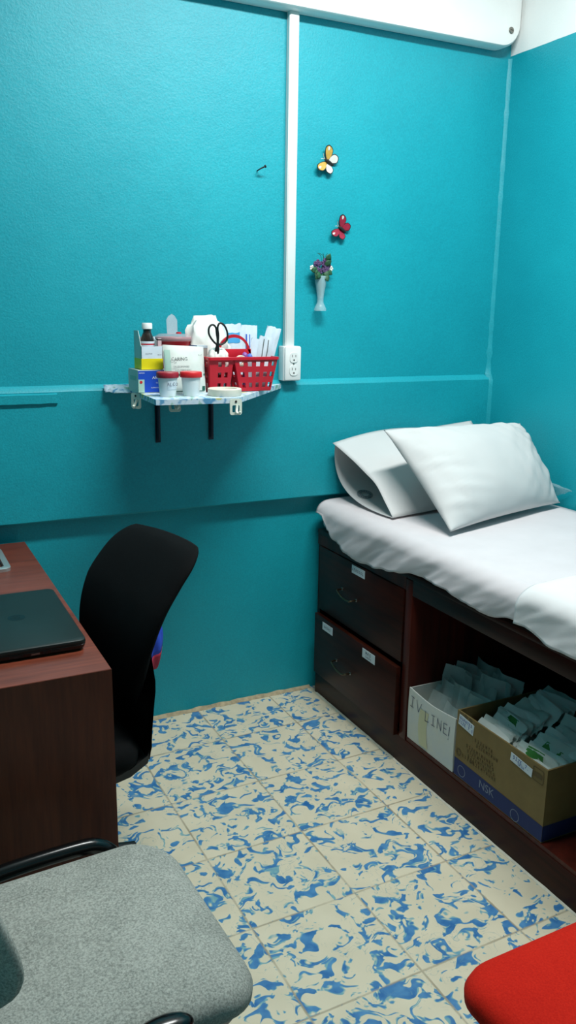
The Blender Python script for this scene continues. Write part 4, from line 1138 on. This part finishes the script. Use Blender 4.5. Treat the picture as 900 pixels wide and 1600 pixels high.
# scissors standing in the basket
sci = thing('scissors', 'black handled scissors sticking up out of the red basket', 'scissors', (1.0, 2.527, Z+.02))
def loopz(pts): return [(x, 2.527, z) for x, z in pts]
l1 = [(1.000, 1.392), (.985, 1.405), (.974, 1.424), (.975, 1.443), (.986, 1.452), (.997, 1.444), (1.000, 1.425), (1.003, 1.405)]
l2 = [(1.006, 1.392), (1.006, 1.420), (1.004, 1.445), (1.012, 1.457), (1.026, 1.450), (1.036, 1.430), (1.036, 1.408), (1.024, 1.394)]
MB(M_black).tube(loopz(l1), .0033, 8, 5, True).tube([(1.002, 2.527, 1.394), (1.004, 2.527, 1.372), (1.001, 2.527, 1.352)], .0058, 8, 3).build('finger_loop', sci, world=True)
MB(M_black).tube(loopz(l2), .0033, 8, 5, True).tube([(1.008, 2.530, 1.394), (1.000, 2.530, 1.372), (1.004, 2.530, 1.352)], .0058, 8, 3).build('finger_loop', sci, world=True)
MB(M_chrome).prism([(.998, 1.36), (1.006, 1.36), (1.004, Z+.02), (1.002, Z+.012)], 2.5255, 2.527, 'y').prism([(1.000, 1.36), (1.008, 1.36), (1.007, Z+.02), (1.004, Z+.012)], 2.5275, 2.529, 'y').build('blades', sci, world=True)

# soft things in and behind the basket
mb = MB(M_cotton); mb.blob((1.010, 2.548, 1.338), (.037, .036, .044), 4, .20, 22, 4)
for v in mb.v: v.z = max(v.z, Z+.02)
tag(mb.build('gauze_bag', angle=70), 'white crumpled gauze bag in the left part of the red basket', 'bag')
mb = MB(M_cotton); mb.blob((1.022, 2.685, 1.355), (.076, .052, .130), 4, .22, 26, 9)
for v in mb.v:
    v.z = min(max(v.z, Z), 1.478+.006*noise.noise(v*40)); v.y = min(v.y, 2.742); v.y = max(v.y, 2.622)
    n3 = noise.noise(v*28); v.x += .006*n3; v.z += .003*n3 if v.z > 1.3 else 0
tag(mb.build('cotton_bundle', angle=60), 'large white cotton bundle rising behind the scissors', 'cotton bundle')
def pack(name, label, x0, x1, y, z0, z1, lean, rot, prints, mt=M_packwhite, seed=0, th=.005):
    root = thing(name, label, 'packet', ((x0+x1)/2, y, z0)); mb = MB(mt)
    W_, H_ = x1-x0, z1-z0
    T = Matrix.Translation(((x0+x1)/2, y, z0)) @ Matrix.Rotation(rot, 4, 'Y') @ Matrix.Rotation(-lean, 4, 'X')
    def f(sd):
        def g(u, v):
            k = (math.sin(PI*u)*math.sin(PI*v))**.5 if 0 < u < 1 and 0 < v < 1 else 0
            return ((u-.5)*W_, sd*th*k+.003*noise.noise(Vector((u*4, v*4, seed))), v*H_+.004*noise.noise(Vector((u*5, 1, seed)))*v)
        return g
    mb.grid(f(-1), 12, 12, T); mb.grid(f(1), 12, 12, T)
    for u0, u1, v0, v1, pm in prints:
        mb.use(pm).grid(lambda u, v: tuple(Vector(f(-1)(u0+(u1-u0)*u, v0+(v1-v0)*v))+Vector((0, -.0008, 0))), 5, 4, T)
    mb.build('packet_body', root, world=True, angle=60); return root
pack('dressing_packet', 'dressing packet with a sky blue print behind the basket handle', 1.090, 1.160, 2.675, Z, 1.452, .05, -.04, [(.25, .9, .70, .86, M_packblue), (.0, .25, .5, .8, M_packgreen), (.0, .25, .25, .42, M_packgreen)], seed=2)
pack('dressing_packet.001', 'white packet with narrow blue stripes at the back right of shelf', 1.150, 1.212, 2.690, Z, 1.448, .04, .03, [(.28, .36, .45, .85, M_bluecap), (.5, .56, .45, .85, M_bluecap), (.68, .72, .5, .8, M_greytext)], seed=5)
for k, (nx, ny, rot, hgt, lab, pr) in enumerate((
        (1.150, 2.535, .16, .170, 'front syringe packet leaning in the right part of basket', [(.3, .36, .55, .95, M_greytext), (.62, .68, .55, .95, M_greytext)]),
        (1.163, 2.560, .26, .205, 'tallest syringe packet, tilted right in the basket', [(.6, .66, .5, .56, M_greytext)]),
        (1.150, 2.585, .12, .160, 'rear syringe packet half hidden by the tallest packet', []))):
    pack('syringe_packet' if k == 0 else 'syringe_packet.%03d' % k, lab, nx-.026, nx+.026, ny, Z+.006, Z+.006+hgt, -.03, rot, pr, M_packwhite, 20+k, .004)
mb = MB(M_purple).blob((1.098, 2.528, 1.352), (.009, .010, .014), 3, .15, 20, 3); mb.use(M_bluecap).blob((1.116, 2.530, 1.348), (.010, .010, .013), 3, .1, 20, 5); mb.use(M_purple).tube([(1.098, 2.528, 1.34), (1.096, 2.530, 1.26)], .005, 8)
tag(mb.build('toy_ornament', angle=60), 'small purple and blue piece in the basket beside the syringes', 'ornament')
T = Matrix.Translation((1.082, 2.524, 1.338)) @ Matrix.Rotation(PI/2, 4, 'X')
mb = MB(M_tape); rings = [[T @ Vector((r*math.cos(2*PI*i/28), r*math.sin(2*PI*i/28), z)) for i in range(28)] for r, z in ((.017, -.007), (.018, -.006), (.018, .006), (.017, .007), (.009, .007), (.009, -.007), (.017, -.007))]
mb.loft(rings, False, False)
tag(mb.build('plaster_roll'), 'small pale plaster roll standing in the basket centre', 'tape roll')
mb = MB(M_yellowish).box(1.176, 1.192, 2.572, 2.600, 1.262, 1.372, .001)
tag(mb.build('yellow_card_box', smooth=False), 'pale yellow card box in the right corner of the basket', 'carton')
